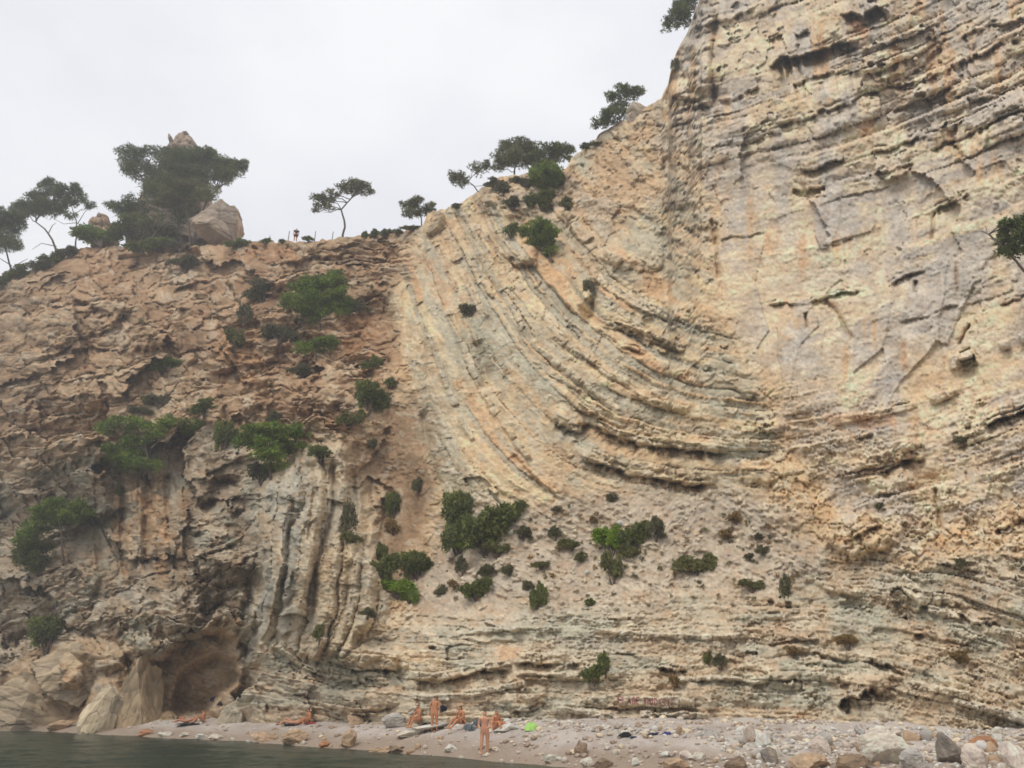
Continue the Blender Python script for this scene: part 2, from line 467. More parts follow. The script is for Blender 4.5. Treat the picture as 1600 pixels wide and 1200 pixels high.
put(zone([(622, 440), (660, 330), (690, 260), (800, 180), (900, 150), (1000, 140), (1060, 220), (1090, 330), (1120, 450), (1170, 570), (1215, 680), (1200, 770), (1050, 785), (900, 795), (800, 800), (720, 775), (665, 690), (640, 570)]), z_fold)

# right cliff: thin beds rising to the right, stained by seeping water
bR = fit_beds([[(1120, 190), (1200, 170), (1300, 110), (1420, 55), (1520, 5)], [(1200, 207), (1300, 172), (1440, 125), (1600, 44)], [(1250, 290), (1350, 262), (1450, 232), (1600, 170)], [(1110, 300), (1200, 285)],
    [(1120, 380), (1200, 368)], [(1200, 472), (1290, 463), (1375, 448), (1480, 420)], [(1400, 300), (1500, 270), (1600, 230)], [(1400, 520), (1500, 492), (1600, 460)], [(1500, 605), (1600, 572)], [(1300, 580), (1400, 568)],
    [(1460, 690), (1540, 668), (1600, 642)], [(1330, 760), (1410, 722), (1450, 715)], [(1480, 800), (1600, 770)], [(1100, 60), (1200, 20)], [(1060, 110), (1120, 90)]], 1350, 380)
def z_right(x, y, m):
    s, t = bR(x + 5 * WX[m] + 1.2 * wx[m], y + 5 * WY[m] + 1.2 * wy[m])
    d1, hd, r1, k = beds(s, t, 53, 9, .55, 8.0, .4, .9)
    d2, hd2, r2, k2 = beds(s, t, 59, 36, .5, 4.0, .45, .5)
    rough_up = (.17 + .75 * sstep(300, 170, y) + .32 * sstep(560, 700, y)) * (.4 + .8 * ER[m]) * (.7 + .3 * ER2[m])
    e = np.clip(.25 + .75 * ER[m], 0, 1)
    d = (d1 * .42 + d2 * 1.15) * rough_up + .35 * fbm(x / 90, y / 80, 55, 3) + (.04 + .22 * sstep(640, 720, y) + .14 * sstep(250, 150, y)) * CHUNK[m]
    f1, f2, rid, ox, oy = worley((x + y * .18 + 8 * WX[m]) / 46, y / 95, 57)     # upright joints
    d = d + (.3 * (rid - .5) + .15 * ox * (rid - .5)) * (.5 + .5 * sstep(250, 350, y))
    q = .46 + .5 * fbm(t / 70, s / 14, 121, 4) + .22 * (r1 - .5) + .2 * (r2 - .5)
    c = ramp(q, [(.1, (166, 160, 152)), (.35, (190, 178, 160)), (.55, (212, 192, 160)), (.8, (220, 200, 168)), (1, (200, 186, 164))])
    c = mixc(c, (182, 178, 172), sstep(.6, .75, rid) * .6 * sstep(230, 280, y) * sstep(640, 560, y))
    c = mixc(c, (222, 200, 166), sstep(.35, .2, rid) * .5 * sstep(230, 280, y))
    grey = sstep(-.05, .42, fbm(x / 34, y / 85, 123, 3)) * (.75 + .25 * sstep(500, 300, y))
    c = mixc(c, (178, 175, 169), grey * .8)
    st = sstep(.16, .45, fbm(x / 15 + .1 * wx[m], y / 95, 125, 3)) * sstep(-.15, .25, fbm(x / 90, y / 90, 127, 2))
    c = mixc(c, (206, 162, 114), st * .6 * sstep(760, 600, y))
    c = mixc(c, (206, 172, 126), sstep(-.1, .5, fbm(x / 80, y / 60, 129, 3)) * .5 * sstep(420, 560, y))
    return d, c
put(zone([(1034, 160), (1070, 0), (1090, -420), (2100, -420), (2100, 770), (1600, 785), (1430, 835), (1300, 780), (1240, 690), (1180, 570), (1130, 440), (1105, 290)], 18), z_right)

# benches at the foot: flat-lying pale beds and grey-green marl
bL = fit_beds([[(480, 1015), (560, 1040), (620, 1048)], [(400, 1010), (470, 1045), (540, 1060)], [(640, 1065), (700, 1062), (760, 1046), (800, 1040)], [(800, 1032), (905, 1040)], [(800, 985), (900, 985), (1000, 992), (1140, 990)],
    [(915, 1092), (1000, 1098), (1120, 1103)], [(1060, 1060), (1200, 1064)], [(650, 990), (720, 975), (800, 962)], [(1300, 918), (1400, 945), (1480, 960), (1600, 985)], [(1360, 1030), (1450, 1058), (1520, 1078)], [(1475, 1085), (1600, 1112)],
    [(1250, 1020), (1330, 1032)], [(420, 1100), (520, 1106)], [(1150, 955), (1250, 960)], [(600, 1110), (700, 1108)], [(1200, 1130), (1330, 1133)], [(850, 940), (950, 935)]], 1000, 1030)
def z_bench(x, y, m):
    s, t = bL(x + 6 * WX[m] + 1.3 * wx[m], y + 6 * WY[m] + 1.3 * wy[m])
    d, hd, r1, k = beds(s, t, 61, 7.5, .6, 6.0, .5, .9)
    d3, hd3, r3, k3 = beds(s, t, 64, 26, .5, 5.0, .5, .6)
    e = (.45 + .55 * ER[m]) * (.65 + .35 * ER2[m])
    d = (d * .5 + d3 * 1.15) * e + .4 * fbm(x / 60, y / 34, 63, 3) + (1 - e) * .45 * CHUNK[m]
    q = .6 * hd + .4 * hd3 + .3 * (r1 - .5) + .25 * fbm(t / 40, s / 9, 131, 3)
    c = ramp(q, [(.1, (158, 158, 144)), (.32, (174, 170, 152)), (.55, (198, 184, 156)), (.78, (212, 198, 168)), (1, (190, 182, 160))])
    c = mixc(c, (184, 168, 140), (1 - e) * .75)
    c = mixc(c, (184, 156, 122), sstep(.0, .4, fbm(x / 60, y / 26, 133, 3)) * .65)
    c = mixc(c, (168, 164, 148), .22 * np.ones(x.shape, np.float32))
    c = mixc(c, (160, 164, 148), sstep(.0, .35, fbm(x / 90, y / 26, 135, 3) + .25 * sstep(930, 960, y) * sstep(1010, 980, y)) * .65)
    return d * .75, c
put(zone([(372, 1040), (400, 1005), (520, 1005), (620, 972), (700, 972), (800, 950), (1000, 930), (1230, 915), (1290, 860), (1400, 880), (1600, 860), (2100, 800), (2100, 1260), (330, 1260), (350, 1110)]), z_bench)

# hanging brown earth in the gully
def z_earth(x, y, m):
    d = -.6 + .5 * fbm(x / 40, y / 70, 141, 4) + .15 * ridged(x / 10, y / 22, 143, 3)
    q = .5 + .5 * fbm(x / 24, y / 40, 145, 4)
    return d, ramp(q, [(.1, (130, 106, 80)), (.5, (152, 126, 96)), (.9, (170, 146, 116))])
put(zone([(560, 650), (600, 620), (645, 585), (665, 650), (690, 760), (680, 830), (650, 900), (600, 945), (585, 860), (560, 800), (555, 720)], 26, 38), z_earth)

# the buttress with upright beds
bV = fit_beds([[(545, 700), (548, 800)], [(520, 712), (520, 790), (492, 890), (486, 980)], [(445, 745), (428, 850), (405, 940), (396, 1005)], [(470, 730), (455, 850), (440, 960)], [(592, 860), (566, 960)], [(560, 800), (545, 900), (535, 970)]], 490, 860, deg=2)
def z_ribs(x, y, m):
    s, t = bV(x + 10 * WX[m] + 3 * wx[m], y + 10 * WY[m])
    d, hd, r1, k = beds(s, t, 73, 13, .5, 6.0, .6, .8)
    u_ = s / 30 + .55 * noise(s / 45, t * 0, 77) + .16 * noise(s / 20, t / 90, 78)
    rib = np.abs(np.sin(math.pi * u_)) ** .55
    rk_ = hsh(np.floor(u_).astype(np.int32), np.floor(t / 85 + 3 * hsh(np.floor(u_).astype(np.int32), np.zeros(u_.shape, np.int32), 5)).astype(np.int32), 79)
    d = .34 * d + 1.5 * rib * (.5 + .9 * rk_) + 1.2 * (rk_ - .5) + .5 * fbm(x / 40, y / 110, 75, 2)
    q = .2 + .6 * hd + .3 * (r1 - .5) + .3 * fbm(s / 10, t / 40, 151, 3)
    c = ramp(q, [(.05, (160, 160, 148)), (.35, (176, 172, 156)), (.6, (192, 180, 154)), (.9, (198, 182, 150))])
    c = mixc(c, (184, 150, 108), sstep(.25, .6, fbm(x / 30, y / 40, 153, 3)) * .4)
    return d, c
put(zone([(398, 765), (440, 745), (520, 695), (560, 705), (575, 770), (592, 850), (600, 950), (540, 1010), (440, 1000), (385, 1060), (372, 1010), (385, 940), (400, 860)], 16, 26), z_ribs)

# scree slope
def z_scree(x, y, m):
    f1, f2, rid, ox, oy = worley(x / 8, y / 6, 83)
    pick = ((rid > .72) & (fbm(x / 45, y / 35, 171, 2) > -.05)).astype(np.float32)
    d = .35 * fbm(x / 60, y / 40, 161, 4) + .10 * ridged(x / 8, y / 8, 163, 3) + pick * .22 * (rid - .6) * 3 * (f1 < .3 + .25 * rid) * (1 - .8 * oy) + .12 * CHUNK[m] * sstep(-.1, .3, fbm(x / 50, y / 40, 173, 3)) + .16 * fbm((x + y * .7) / 40, (y - .55 * x) / 7, 165, 3)
    q = .5 + .45 * fbm(x / 45, y / 28, 167, 4)
    c = ramp(q, [(.1, (164, 148, 130)), (.4, (178, 162, 142)), (.7, (190, 174, 152)), (.95, (174, 170, 154))])
    c = mixc(c, (168, 160, 142), .35 * np.ones(x.shape, np.float32))
    c = mixc(c, (206, 190, 162), pick * (f1 < .45) * .8)
    c = mixc(c, (176, 168, 152), sstep(.15, .5, fbm(x / 70, y / 50, 169, 2) + .5 * sstep(60, 10, np.abs(x - 1085)) * sstep(80, 20, np.abs(y - 800))) * .7)
    return d, c
put(zone([(690, 790), (730, 765), (800, 800), (900, 782), (1050, 775), (1190, 768), (1250, 820), (1300, 885), (1240, 922), (1100, 925), (1000, 940), (880, 962), (790, 955), (700, 975), (620, 965), (640, 900), (690, 870)], 22, 18), z_scree)

# smooth water-worn rocks round the sea cave
def z_worn(x, y, m):
    d = .6 * fbm(x / 55, y / 45, 241, 3) + .12 * fbm(x / 12, y / 9, 243, 3) + .2 * ridged(x / 40, y / 22, 245, 3)
    q = .5 + .5 * fbm(x / 30, y / 22, 247, 4)
    return d, ramp(q, [(.1, (138, 116, 90)), (.4, (168, 142, 108)), (.7, (186, 164, 132)), (.95, (176, 164, 144))])
MW = zone([(-80, 1180), (-80, 1060), (0, 1050), (60, 1010), (130, 992), (190, 1005), (205, 1040), (255, 1022), (340, 975), (378, 995), (376, 1060), (330, 1180)], 10, 8)
put(MW, z_worn)
# ---- large forms: big angular faces, strongest on the left-hand headland
_b1, _b2, _br, _bx, _by = worley((PX + 30 * WX + 8 * wx) / 150, (PY + 30 * WY + 8 * wy) / 110, 231)
_m1, _m2, _mr, _mx, _my = worley((PX + 16 * WX + 5 * wx) / 58, (PY + 16 * WY + 5 * wy) / 40, 233)
BIG = 2.6 * ((_br - .5) * _bx * 2.2 + (hsh((_br * 9999).astype(np.int32), np.zeros(PX.shape, np.int32), 3) - .7) * _by * 1.6) + 2.0 * (_br - .5)
MID = 1.1 * ((_mr - .5) * _mx * 2 - (_mr * 1.2) * _my) + .7 * (_mr - .5)
lefty = sstep(640, 540, PX - .0 * PY)
lefty = lefty * (1 - .8 * MW)
D += BIG * (.06 + 1.7 * lefty) * (1 - .75 * sstep(380, 420, PX) * sstep(700, 760, PY) * lefty) + MID * (.05 + 1.1 * lefty) * (1 - .6 * sstep(380, 420, PX) * sstep(700, 760, PY) * lefty)
D += sstep(420, 300, PY) * sstep(1000, 1060, PX) * (.7 * BIG + .45 * MID) * .55
C *= (1 - .05 * sstep(660, 520, PX))[..., None] ** 1.0  # left side darkened in the stone colour, standing in for its weaker light

# ---- features one by one -------------------------------------------------------------
def near(pts, pad):
    p = np.array(pts, float)
    j0, j1 = np.searchsorted(colpx, [p[:, 0].min() - pad, p[:, 0].max() + pad])
    sl = np.zeros(PX.shape, bool)
    sub = PY[:, j0:j1]
    sl[:, j0:j1] = (sub > p[:, 1].min() - pad) & (sub < p[:, 1].max() + pad)
    return sl

def polydist(pts, x, y):
    """signed distance (positive on the right-hand side of the walk) and place along 0..1"""
    best = np.full(x.shape, 1e9); sd_ = np.zeros(x.shape); al = np.zeros(x.shape)
    p = np.array(pts, float)
    Ls = np.hypot(*(p[1:] - p[:-1]).T); tot = Ls.sum(); acc = 0
    for i in range(len(p) - 1):
        d = (p[i + 1] - p[i]) / Ls[i]
        u = np.clip((x - p[i, 0]) * d[0] + (y - p[i, 1]) * d[1], 0, Ls[i])
        ex = x - (p[i, 0] + d[0] * u); ey = y - (p[i, 1] + d[1] * u)
        q = ex * ex + ey * ey
        nb = q < best
        best = np.where(nb, q, best)
        side = np.sign(-d[1] * (x - p[i, 0]) + d[0] * (y - p[i, 1]))
        sd_ = np.where(nb, np.sqrt(q) * side, sd_)
        al = np.where(nb, (acc + u) / tot, al)
        acc += Ls[i]
    return sd_, al

def ledge(pts, A, h, lip=.3, soft=1.3):
    m = near(pts, h * 3 + 6)
    x, y = PX[m], PY[m]
    d, a = polydist(pts, x + 2.5 * wx[m] + 4 * WX[m], y + 2.5 * wy[m] + 7 * WY[m])
    L_ = sum(math.dist(pts[i], pts[i + 1]) for i in range(len(pts) - 1))
    sd0 = int(pts[0][0] * 7 + pts[0][1])
    e = sstep(0, .10, a) * sstep(1, .88, a) * np.clip(.85 + .75 * noise(a * L_ / 16, a * 0 + .5, sd0) + .35 * noise(a * L_ / 5, a * 0, sd0 + 1), .12, 1.5)
    blk = hsh(np.floor(a * L_ / 13 + .7 * noise(a * L_ / 30, a * 0, sd0 + 2)).astype(np.int32), np.zeros(a.shape, np.int32), sd0)
    d = d + (blk - .5) * min(5.0, h * .5)
    A = A * .75
    v = -A * sstep(-soft, soft, d) * np.exp(-(np.maximum(d, 0) / h) ** 1.6) + lip * A * (d < soft) * np.exp(np.minimum(d, 0) / h)
    for off, ka in ((-.9, .35), (1.1, .3)):
        dd = d - off * h
        v = v - ka * A * sstep(-soft, soft, dd) * np.exp(-(np.maximum(dd, 0) / (h * .45)) ** 1.6) * (noise(a * L_ / 22, a * 0 + off * 3, sd0 + 4) > -.1)
    D[m] += (v * e).astype(np.float32)

def groove(pts, A, w):
    m = near(pts, w * 3 + 6)
    d, a = polydist(pts, PX[m] + 2 * wx[m], PY[m] + 2 * wy[m])
    D[m] -= (A * np.exp(-(d / w) ** 2) * sstep(0, .08, a) * sstep(1, .9, a)).astype(np.float32)

def lump(x0, y0, rx, ry, A, rot=0, p=2.0):
    m = near([(x0 - max(rx, ry) * 1.5, y0 - max(rx, ry) * 1.5), (x0 + max(rx, ry) * 1.5, y0 + max(rx, ry) * 1.5)], 4)
    c, s_ = math.cos(math.radians(rot)), math.sin(math.radians(rot))
    dx = PX[m] - x0 + 5 * wx[m] + 8 * WX[m]; dy = PY[m] - y0 + 5 * wy[m] + 8 * WY[m]
    r = ((np.abs(dx * c + dy * s_) / rx) ** p + (np.abs(-dx * s_ + dy * c) / ry) ** p) ** (1 / p)
    D[m] += (A * np.sqrt(np.clip(1 - r * r, 0, 1))).astype(np.float32)

def hollow(poly, A, soft=10):
    m = gsample(poly_mask(poly, soft), PX + 5 * WX + 2 * wx, PY + 5 * WY + 2 * wy)
    D[:] -= A * np.clip(m * 1.15 - .08, 0, 1)

def patch(x0, y0, rx, ry, rgb, k=.7, rot=0):
    m = near([(x0 - max(rx, ry) * 1.6, y0 - max(rx, ry) * 1.6), (x0 + max(rx, ry) * 1.6, y0 + max(rx, ry) * 1.6)], 2)
    c, s_ = math.cos(math.radians(rot)), math.sin(math.radians(rot))
    dx = PX[m] - x0; dy = PY[m] - y0
    r = np.hypot((dx * c + dy * s_) / (rx * 1.15), (-dx * s_ + dy * c) / (ry * 1.15)) + 1.1 * fbm(PX[m] / 16, PY[m] / 12, int(x0), 4) + .3 * CHUNK[m]
    C[m] = mixc(C[m], rgb, (sstep(1.2, .35, r) * k * .58).astype(np.float32))

def slab(pts, half, A, rgb, k=.6):
    m = near(pts, half * 2 + 8)
    d, a = polydist(pts, PX[m] + 1.5 * wx[m] + 3 * WX[m], PY[m] + 1.2 * wy[m] + 4 * WY[m])
    L_ = sum(math.dist(pts[i], pts[i + 1]) for i in range(len(pts) - 1)); sd0 = int(pts[0][0] * 3 + pts[0][1])
    u_ = a * L_ / (half * 3.2) + .5 * noise(a * L_ / 40, a * 0, sd0)
    b_ = np.floor(u_).astype(np.int32); fr = u_ - b_
    r1 = hsh(b_, b_ * 0, sd0); r2 = hsh(b_, b_ * 0 + 1, sd0)
    hf = half * (.8 + .4 * r2)
    w_ = sstep(hf + 1, hf - 1, np.abs(d)) * (r1 > .12) * sstep(0, .04, a) * sstep(1, .96, a)
    D[m] += (w_ * A * (.5 + .9 * r1 - .35 * np.exp(-np.minimum(fr, 1 - fr) * half * 3.2 / 1.3) + .3 * (r2 - .5) * (fr - .5) - .25 * d / hf)).astype(np.float32)
    C[m] = mixc(C[m], np.array(rgb, float) * .98, (w_ * k * (.55 + .6 * r2)).astype(np.float32))
for q_ in [([(912, 1092), (1010, 1097), (1122, 1103)], 8, .6, (204, 202, 186), .75), ([(800, 1023), (860, 1028), (910, 1033)], 8, .6, (212, 198, 170)), ([(812, 1050), (906, 1057)], 4, .5, (208, 200, 178)), ([(484, 1008), (560, 1026), (624, 1036)], 14, .8, (196, 174, 142)), ([(425, 1005), (470, 1038), (540, 1056), (612, 1066)], 5, .6, (204, 198, 176)),
    ([(644, 1054), (690, 1056), (740, 1046), (802, 1030)], 6, .6, (208, 198, 172)), ([(1056, 1061), (1202, 1062)], 4, .5, (206, 200, 180)), ([(640, 1085), (700, 1090), (760, 1080), (825, 1068)], 5, .5, (200, 198, 182)), ([(860, 1112), (960, 1113), (1060, 1118), (1110, 1123)], 5, .5, (192, 194, 182)), ([(930, 985), (1000, 990), (1090, 996), (1180, 992)], 4, .4, (204, 198, 180)), ([(700, 992), (790, 980), (880, 986)], 4, .4, (200, 196, 178)),
    ([(918, 655), (1000, 689), (1060, 697), (1140, 703)], 6, .5, (212, 196, 160)), ([(915, 700), (980, 729), (1050, 744), (1120, 748)], 10, .6, (210, 188, 150)), ([(985, 612), (1020, 628), (1080, 641)], 5, .5, (212, 190, 150)), ([(940, 505), (1000, 520), (1075, 545)], 6, .5, (206, 186, 152)), ([(862, 520), (905, 556), (960, 590), (1040, 615)], 5, .4, (204, 192, 164)), ([(805, 500), (850, 550), (910, 600)], 5, .4, (198, 190, 164)), ([(700, 480), (730, 560), (770, 640), (830, 720)], 6, .5, (206, 188, 152)), ([(672, 520), (700, 610), (740, 690)], 5, .4, (196, 186, 160)),
    ([(690, 350), (720, 420), (760, 500)], 7, .5, (206, 178, 138)), ([(760, 340), (800, 430), (850, 500)], 7, .5, (198, 176, 142)), ([(890, 380), (930, 430), (990, 470), (1060, 500)], 7, .6, (196, 180, 152)), ([(880, 320), (920, 380), (970, 410)], 9, .7, (196, 178, 150)),
    ([(1430, 944), (1500, 964), (1560, 985), (1625, 1000)], 6, .5, (212, 202, 178)), ([(1405, 905), (1440, 930), (1470, 940)], 10, .6, (214, 204, 178)), ([(1490, 1098), (1620, 1130)], 7, .4, (192, 194, 184)), ([(1310, 742), (1380, 714), (1445, 688)], 7, .6, (210, 190, 160)), ([(1530, 656), (1625, 614)], 9, .5, (206, 196, 176)), ([(1340, 1040), (1420, 1066), (1525, 1092)], 5, .4, (206, 196, 172)), ([(1240, 1015), (1330, 1026), (1400, 1040)], 5, .4, (208, 192, 162)), ([(1255, 905), (1330, 925), (1400, 945)], 5, .4, (206, 194, 168)),
    ([(1480, 570), (1560, 545), (1625, 520)], 8, .5, (206, 198, 182)), ([(1300, 660), (1400, 640), (1500, 610)], 6, .4, (208, 190, 160))]:
    slab(*q_)
for p_, A_, h_ in [
    ([(467, 1017), (510, 1032), (560, 1042), (622, 1050)], 1.5, 13), ([(650, 1060), (682, 1066), (725, 1057), (750, 1050), (800, 1040)], 1.3, 12), ([(525, 1112), (585, 1115), (615, 1097)], 1.0, 8),
    ([(415, 1104), (452, 1106)], 1.2, 6), ([(805, 1032), (862, 1037), (910, 1041)], 1.1, 9), ([(960, 1023), (992, 1025), (996, 1034)], .6, 5), ([(1030, 1047), (1060, 1046), (1086, 1040)], 1.1, 8),
    ([(812, 1050), (908, 1059)], .6, 5), ([(1060, 1066), (1112, 1066)], .7, 4), ([(1118, 1066), (1135, 1063), (1205, 1067)], .8, 5), ([(800, 1112), (832, 1110), (852, 1099)], 1.0, 6), ([(912, 1104), (960, 1105), (1000, 1107), (1062, 1109)], .9, 5),
    ([(965, 1118), (985, 1122), (1022, 1122), (1050, 1127), (1080, 1131), (1107, 1132)], 1.2, 6), ([(1120, 1144), (1150, 1143)], .8, 4), ([(1305, 1109), (1320, 1091), (1346, 1088), (1364, 1071)], 2.0, 11), ([(1222, 1131), (1262, 1128)], .8, 5),
    ([(1262, 1131), (1326, 1135)], .6, 4), ([(1200, 1003), (1240, 1003), (1282, 1000)], .8, 5), ([(1250, 1021), (1332, 1031)], .5, 4), ([(1370, 1038), (1416, 1054)], .8, 5), ([(1478, 951), (1510, 970), (1562, 975)], 1.1, 8),
    ([(1455, 938), (1500, 951), (1540, 953)], .5, 4), ([(1412, 958), (1428, 990), (1446, 989)], .9, 8), ([(918, 662), (960, 681), (1010, 698), (1060, 705), (1120, 709), (1152, 711)], 1.2, 10), ([(868, 660), (905, 677), (918, 655)], 1.4, 12),
    ([(908, 714), (950, 726), (990, 743), (1040, 753), (1085, 757), (1122, 757)], 1.4, 11), ([(985, 621), (1020, 636), (1078, 648)], .8, 7), ([(1012, 684), (1070, 698), (1100, 700)], .5, 5), ([(880, 628), (920, 645), (985, 668)], .6, 6), ([(800, 705), (830, 736), (860, 766), (886, 783)], .8, 9),
    ([(955, 502), (1037, 533), (1073, 551)], 1.0, 8), ([(935, 516), (980, 546), (1013, 553)], .8, 6), ([(860, 520), (900, 555), (950, 590)], .6, 8), ([(700, 430), (725, 500), (760, 570)], .5, 8), ([(830, 560), (880, 600), (940, 630)], .5, 6),
    ([(1118, 160), (1165, 143), (1190, 134)], 1.5, 12), ([(1198, 100), (1250, 87), (1300, 72), (1342, 66)], 3.4, 40), ([(1049, 152), (1082, 156), (1116, 169)], 2.0, 14), ([(1310, 19), (1352, 22), (1382, 4)], 2.4, 15), ([(1082, 40), (1130, 36), (1180, 8)], 1.4, 12), ([(1120, 72), (1160, 66)], .9, 7),
    ([(1200, 206), (1262, 185), (1300, 172), (1375, 140), (1440, 125), (1512, 95), (1620, 44)], 1.2, 9), ([(1360, 238), (1400, 227), (1440, 213), (1452, 200)], 1.4, 9), ([(1250, 260), (1275, 262), (1322, 242)], 1.3, 9), ([(1240, 297), (1296, 297)], 1.6, 13), ([(1366, 268), (1428, 254)], 1.0, 7),
    ([(1450, 240), (1475, 222), (1520, 210), (1620, 164)], 1.2, 8), ([(1520, 160), (1570, 145), (1620, 130)], 1.0, 8), ([(1460, 331), (1500, 309), (1518, 302)], 1.3, 8), ([(1284, 383), (1310, 378), (1331, 367)], .6, 4), ([(1200, 473), (1250, 470), (1280, 465), (1352, 455)], .9, 6),
    ([(1390, 446), (1412, 436), (1462, 419)], .8, 6), ([(1490, 571), (1522, 559)], 1.3, 14), ([(1538, 671), (1570, 656), (1620, 636)], 1.6, 9), ([(1370, 742), (1410, 724), (1447, 714)], 1.2, 11), ([(1318, 846), (1350, 831), (1377, 824)], 1.0, 9), ([(1550, 826), (1580, 816), (1620, 806)], .9, 7),
    ([(1335, 688), (1363, 680)], .6, 5), ([(1380, 640), (1425, 625)], .6, 5), ([(1120, 372), (1200, 360)], .5, 4), ([(1120, 232), (1170, 225), (1230, 208)], .7, 5), ([(1400, 500), (1500, 478)], .5, 5), ([(1560, 480), (1620, 455)], .7, 6), ([(1400, 130), (1440, 100), (1480, 60)], .9, 8), ([(1500, 60), (1560, 30)], .8, 8), ([(1540, 40), (1580, 36), (1610, 20)], 1.0, 8),
    ([(115, 467), (150, 481), (180, 491)], 1.8, 14), ([(70, 556), (110, 541), (205, 545)], 1.2, 9), ([(130, 591), (180, 576), (205, 571)], 1.0, 7), ([(30, 620), (110, 618), (150, 608)], .9, 7), ([(10, 690), (60, 664), (140, 640)], 1.2, 9), ([(0, 780), (22, 770)], 1.4, 8), ([(420, 408), (470, 408), (550, 398)], 1.0, 7), ([(500, 430), (560, 440)], .8, 6),
    ([(560, 443), (580, 440)], 1.0, 7), ([(60, 600), (130, 588)], .8, 6), ([(270, 455), (330, 440)], 1.0, 8), ([(300, 970), (340, 945), (385, 930)], .9, 8), ([(215, 905), (300, 880), (390, 830)], .9, 9), ([(255, 850), (330, 815)], .8, 8), ([(588, 440), (612, 448)], 1.0, 7)]:
    ledge(p_, A_, h_)
ledge([(416, 1000), (448, 1028), (475, 1046), (540, 1063), (605, 1073)], 1.1, 9)
ledge([(384, 1040), (402, 1068), (440, 1086), (500, 1092)], .9, 8)
for p_, A_, w_ in [([(520, 712), (521, 790), (492, 882), (486, 985)], 1.2, 5), ([(552, 735), (556, 800), (546, 850)], .6, 4), ([(426, 765), (418, 850), (404, 930), (395, 1000)], .8, 4), ([(462, 760), (450, 850), (440, 930)], .5, 4), ([(492, 760), (480, 850)], .7, 3), ([(545, 880), (540, 960)], .7, 4),
    ([(230, 740), (226, 860), (230, 900)], 1.6, 6), ([(192, 760), (192, 880), (200, 905)], 1.3, 5), ([(262, 740), (262, 850)], .8, 4), ([(150, 830), (160, 900), (140, 960)], .9, 6), ([(745, 530), (754, 560), (759, 590), (756, 612)], 1.2, 7), ([(1460, 330), (1457, 376)], .5, 2.5), ([(1288, 469), (1312, 492), (1322, 516), (1336, 531)], .5, 3),
    ([(1112, 340), (1120, 400), (1122, 440)], .7, 3), ([(1120, 345), (1119, 385)], .7, 2.5), ([(1259, 488), (1260, 512)], .6, 2), ([(1495, 415), (1496, 460)], .3, 2.5), ([(1515, 505), (1497, 540)], .6, 2), ([(1432, 437), (1430, 458)], .6, 3), ([(96, 1050), (97, 1105)], 1.0, 3), ([(1120, 20), (1112, 130), (1118, 170)], 1.2, 5), ([(930, 440), (925, 500)], 1.2, 7),
    ([(640, 430), (632, 500), (640, 560)], 1.0, 8), ([(1460, 760), (1470, 830)], .6, 4), ([(300, 560), (330, 600), (340, 640)], 1.2, 9), ([(400, 500), (420, 560)], 1.0, 9), ([(285, 480), (290, 560)], 1.1, 7), ([(660, 640), (668, 700), (690, 770)], .8, 6)]:
    groove(p_, A_, w_)
for a_ in [(55, 1078, 80, 46, 3.0, -12), (150, 1020, 50, 24, 2.2, 12), (166, 1090, 34, 62, 3.2, 12), (222, 1085, 26, 60, 1.2, 0), (110, 1075, 24, 30, 1.4, 0), (245, 1012, 30, 18, 1.6, 10), (20, 1040, 40, 30, 1.2, 0), (340, 545, 26, 45, 2.2, -12), (478, 620, 62, 38, 1.8, -25), (330, 640, 16, 30, 1.4, 0), (120, 470, 95, 60, 2.6, -20), (235, 500, 30, 50, 1.3, 0), (815, 395, 26, 22, 2.2, 20), (800, 300, 22, 40, 1.6, -25), (990, 395, 50, 26, 1.1, 25), (960, 480, 60, 30, 1.2, 25), (560, 1090, 62, 22, 1.0, 0), (835, 1085, 20, 14, .9, 0),
    (560, 1022, 85, 22, 1.2, 8), (1355, 1075, 36, 22, 1.0, -20), (1415, 930, 30, 18, .9, 20), (1350, 830, 60, 35, 1.0, 0), (1395, 755, 40, 18, .7, -20), (1080, 150, 36, 22, 1.3, 0), (1095, 115, 30, 26, 1.4, 0), (160, 880, 60, 50, 1.4, 0), (260, 930, 55, 60, 2.0, 0), (330, 870, 50, 50, 1.4, 0), (20, 930, 70, 60, 1.5, 0), (445, 850, 30, 100, .9, 8), (570, 905, 22, 50, 1.0, 8),
    (420, 545, 18, 30, 1.2, 0), (370, 960, 25, 40, .9, 0), (70, 610, 90, 60, .9, 0), (1180, 740, 30, 18, .8, 0), (885, 650, 30, 14, .8, 20)]:
    lump(a_[0], a_[1], a_[2], a_[3], a_[4], a_[5], 2.6)
# sea cave and the darker holes
D += .8 * MW * CHUNK
hollow([(205, 1110), (212, 1040), (255, 1030), (285, 1000), (340, 990), (370, 1005), (374, 1062), (345, 1080), (322, 1112)], 1.5, 7)
ledge([(205, 1046), (255, 1031), (278, 1003), (335, 988), (374, 1006)], 1.8, 22)
hollow([(270, 1112), (285, 1050), (330, 1030), (366, 1035), (370, 1062), (340, 1080), (318, 1112)], 3.2, 9)
D -= .6 * sstep(.0, .5, fbm(PX / 30, PY / 24, 261, 3)) * MW
hollow([(70, 1122), (96, 1080), (130, 1062), (152, 1050), (142, 1078), (118, 1118)], 2.5, 10)
groove([(150, 1055), (190, 1045), (205, 1030)], 1.2, 7)
groove([(130, 1120), (140, 1080), (150, 1050)], 1.5, 6)
hollow([(318, 796), (336, 750), (372, 745), (376, 762), (352, 775), (335, 800)], 3.0, 8)
hollow([(380, 900), (405, 880), (412, 925), (385, 960)], 2.0, 12)
hollow([(840, 270), (880, 275), (890, 320), (850, 340)], 1.8, 14)
hollow([(910, 470), (935, 460), (932, 505), (912, 510)], 1.8, 10)
hollow([(1080, 96), (1090, 96), (1090, 107), (1080, 107)], 1.6, 5)
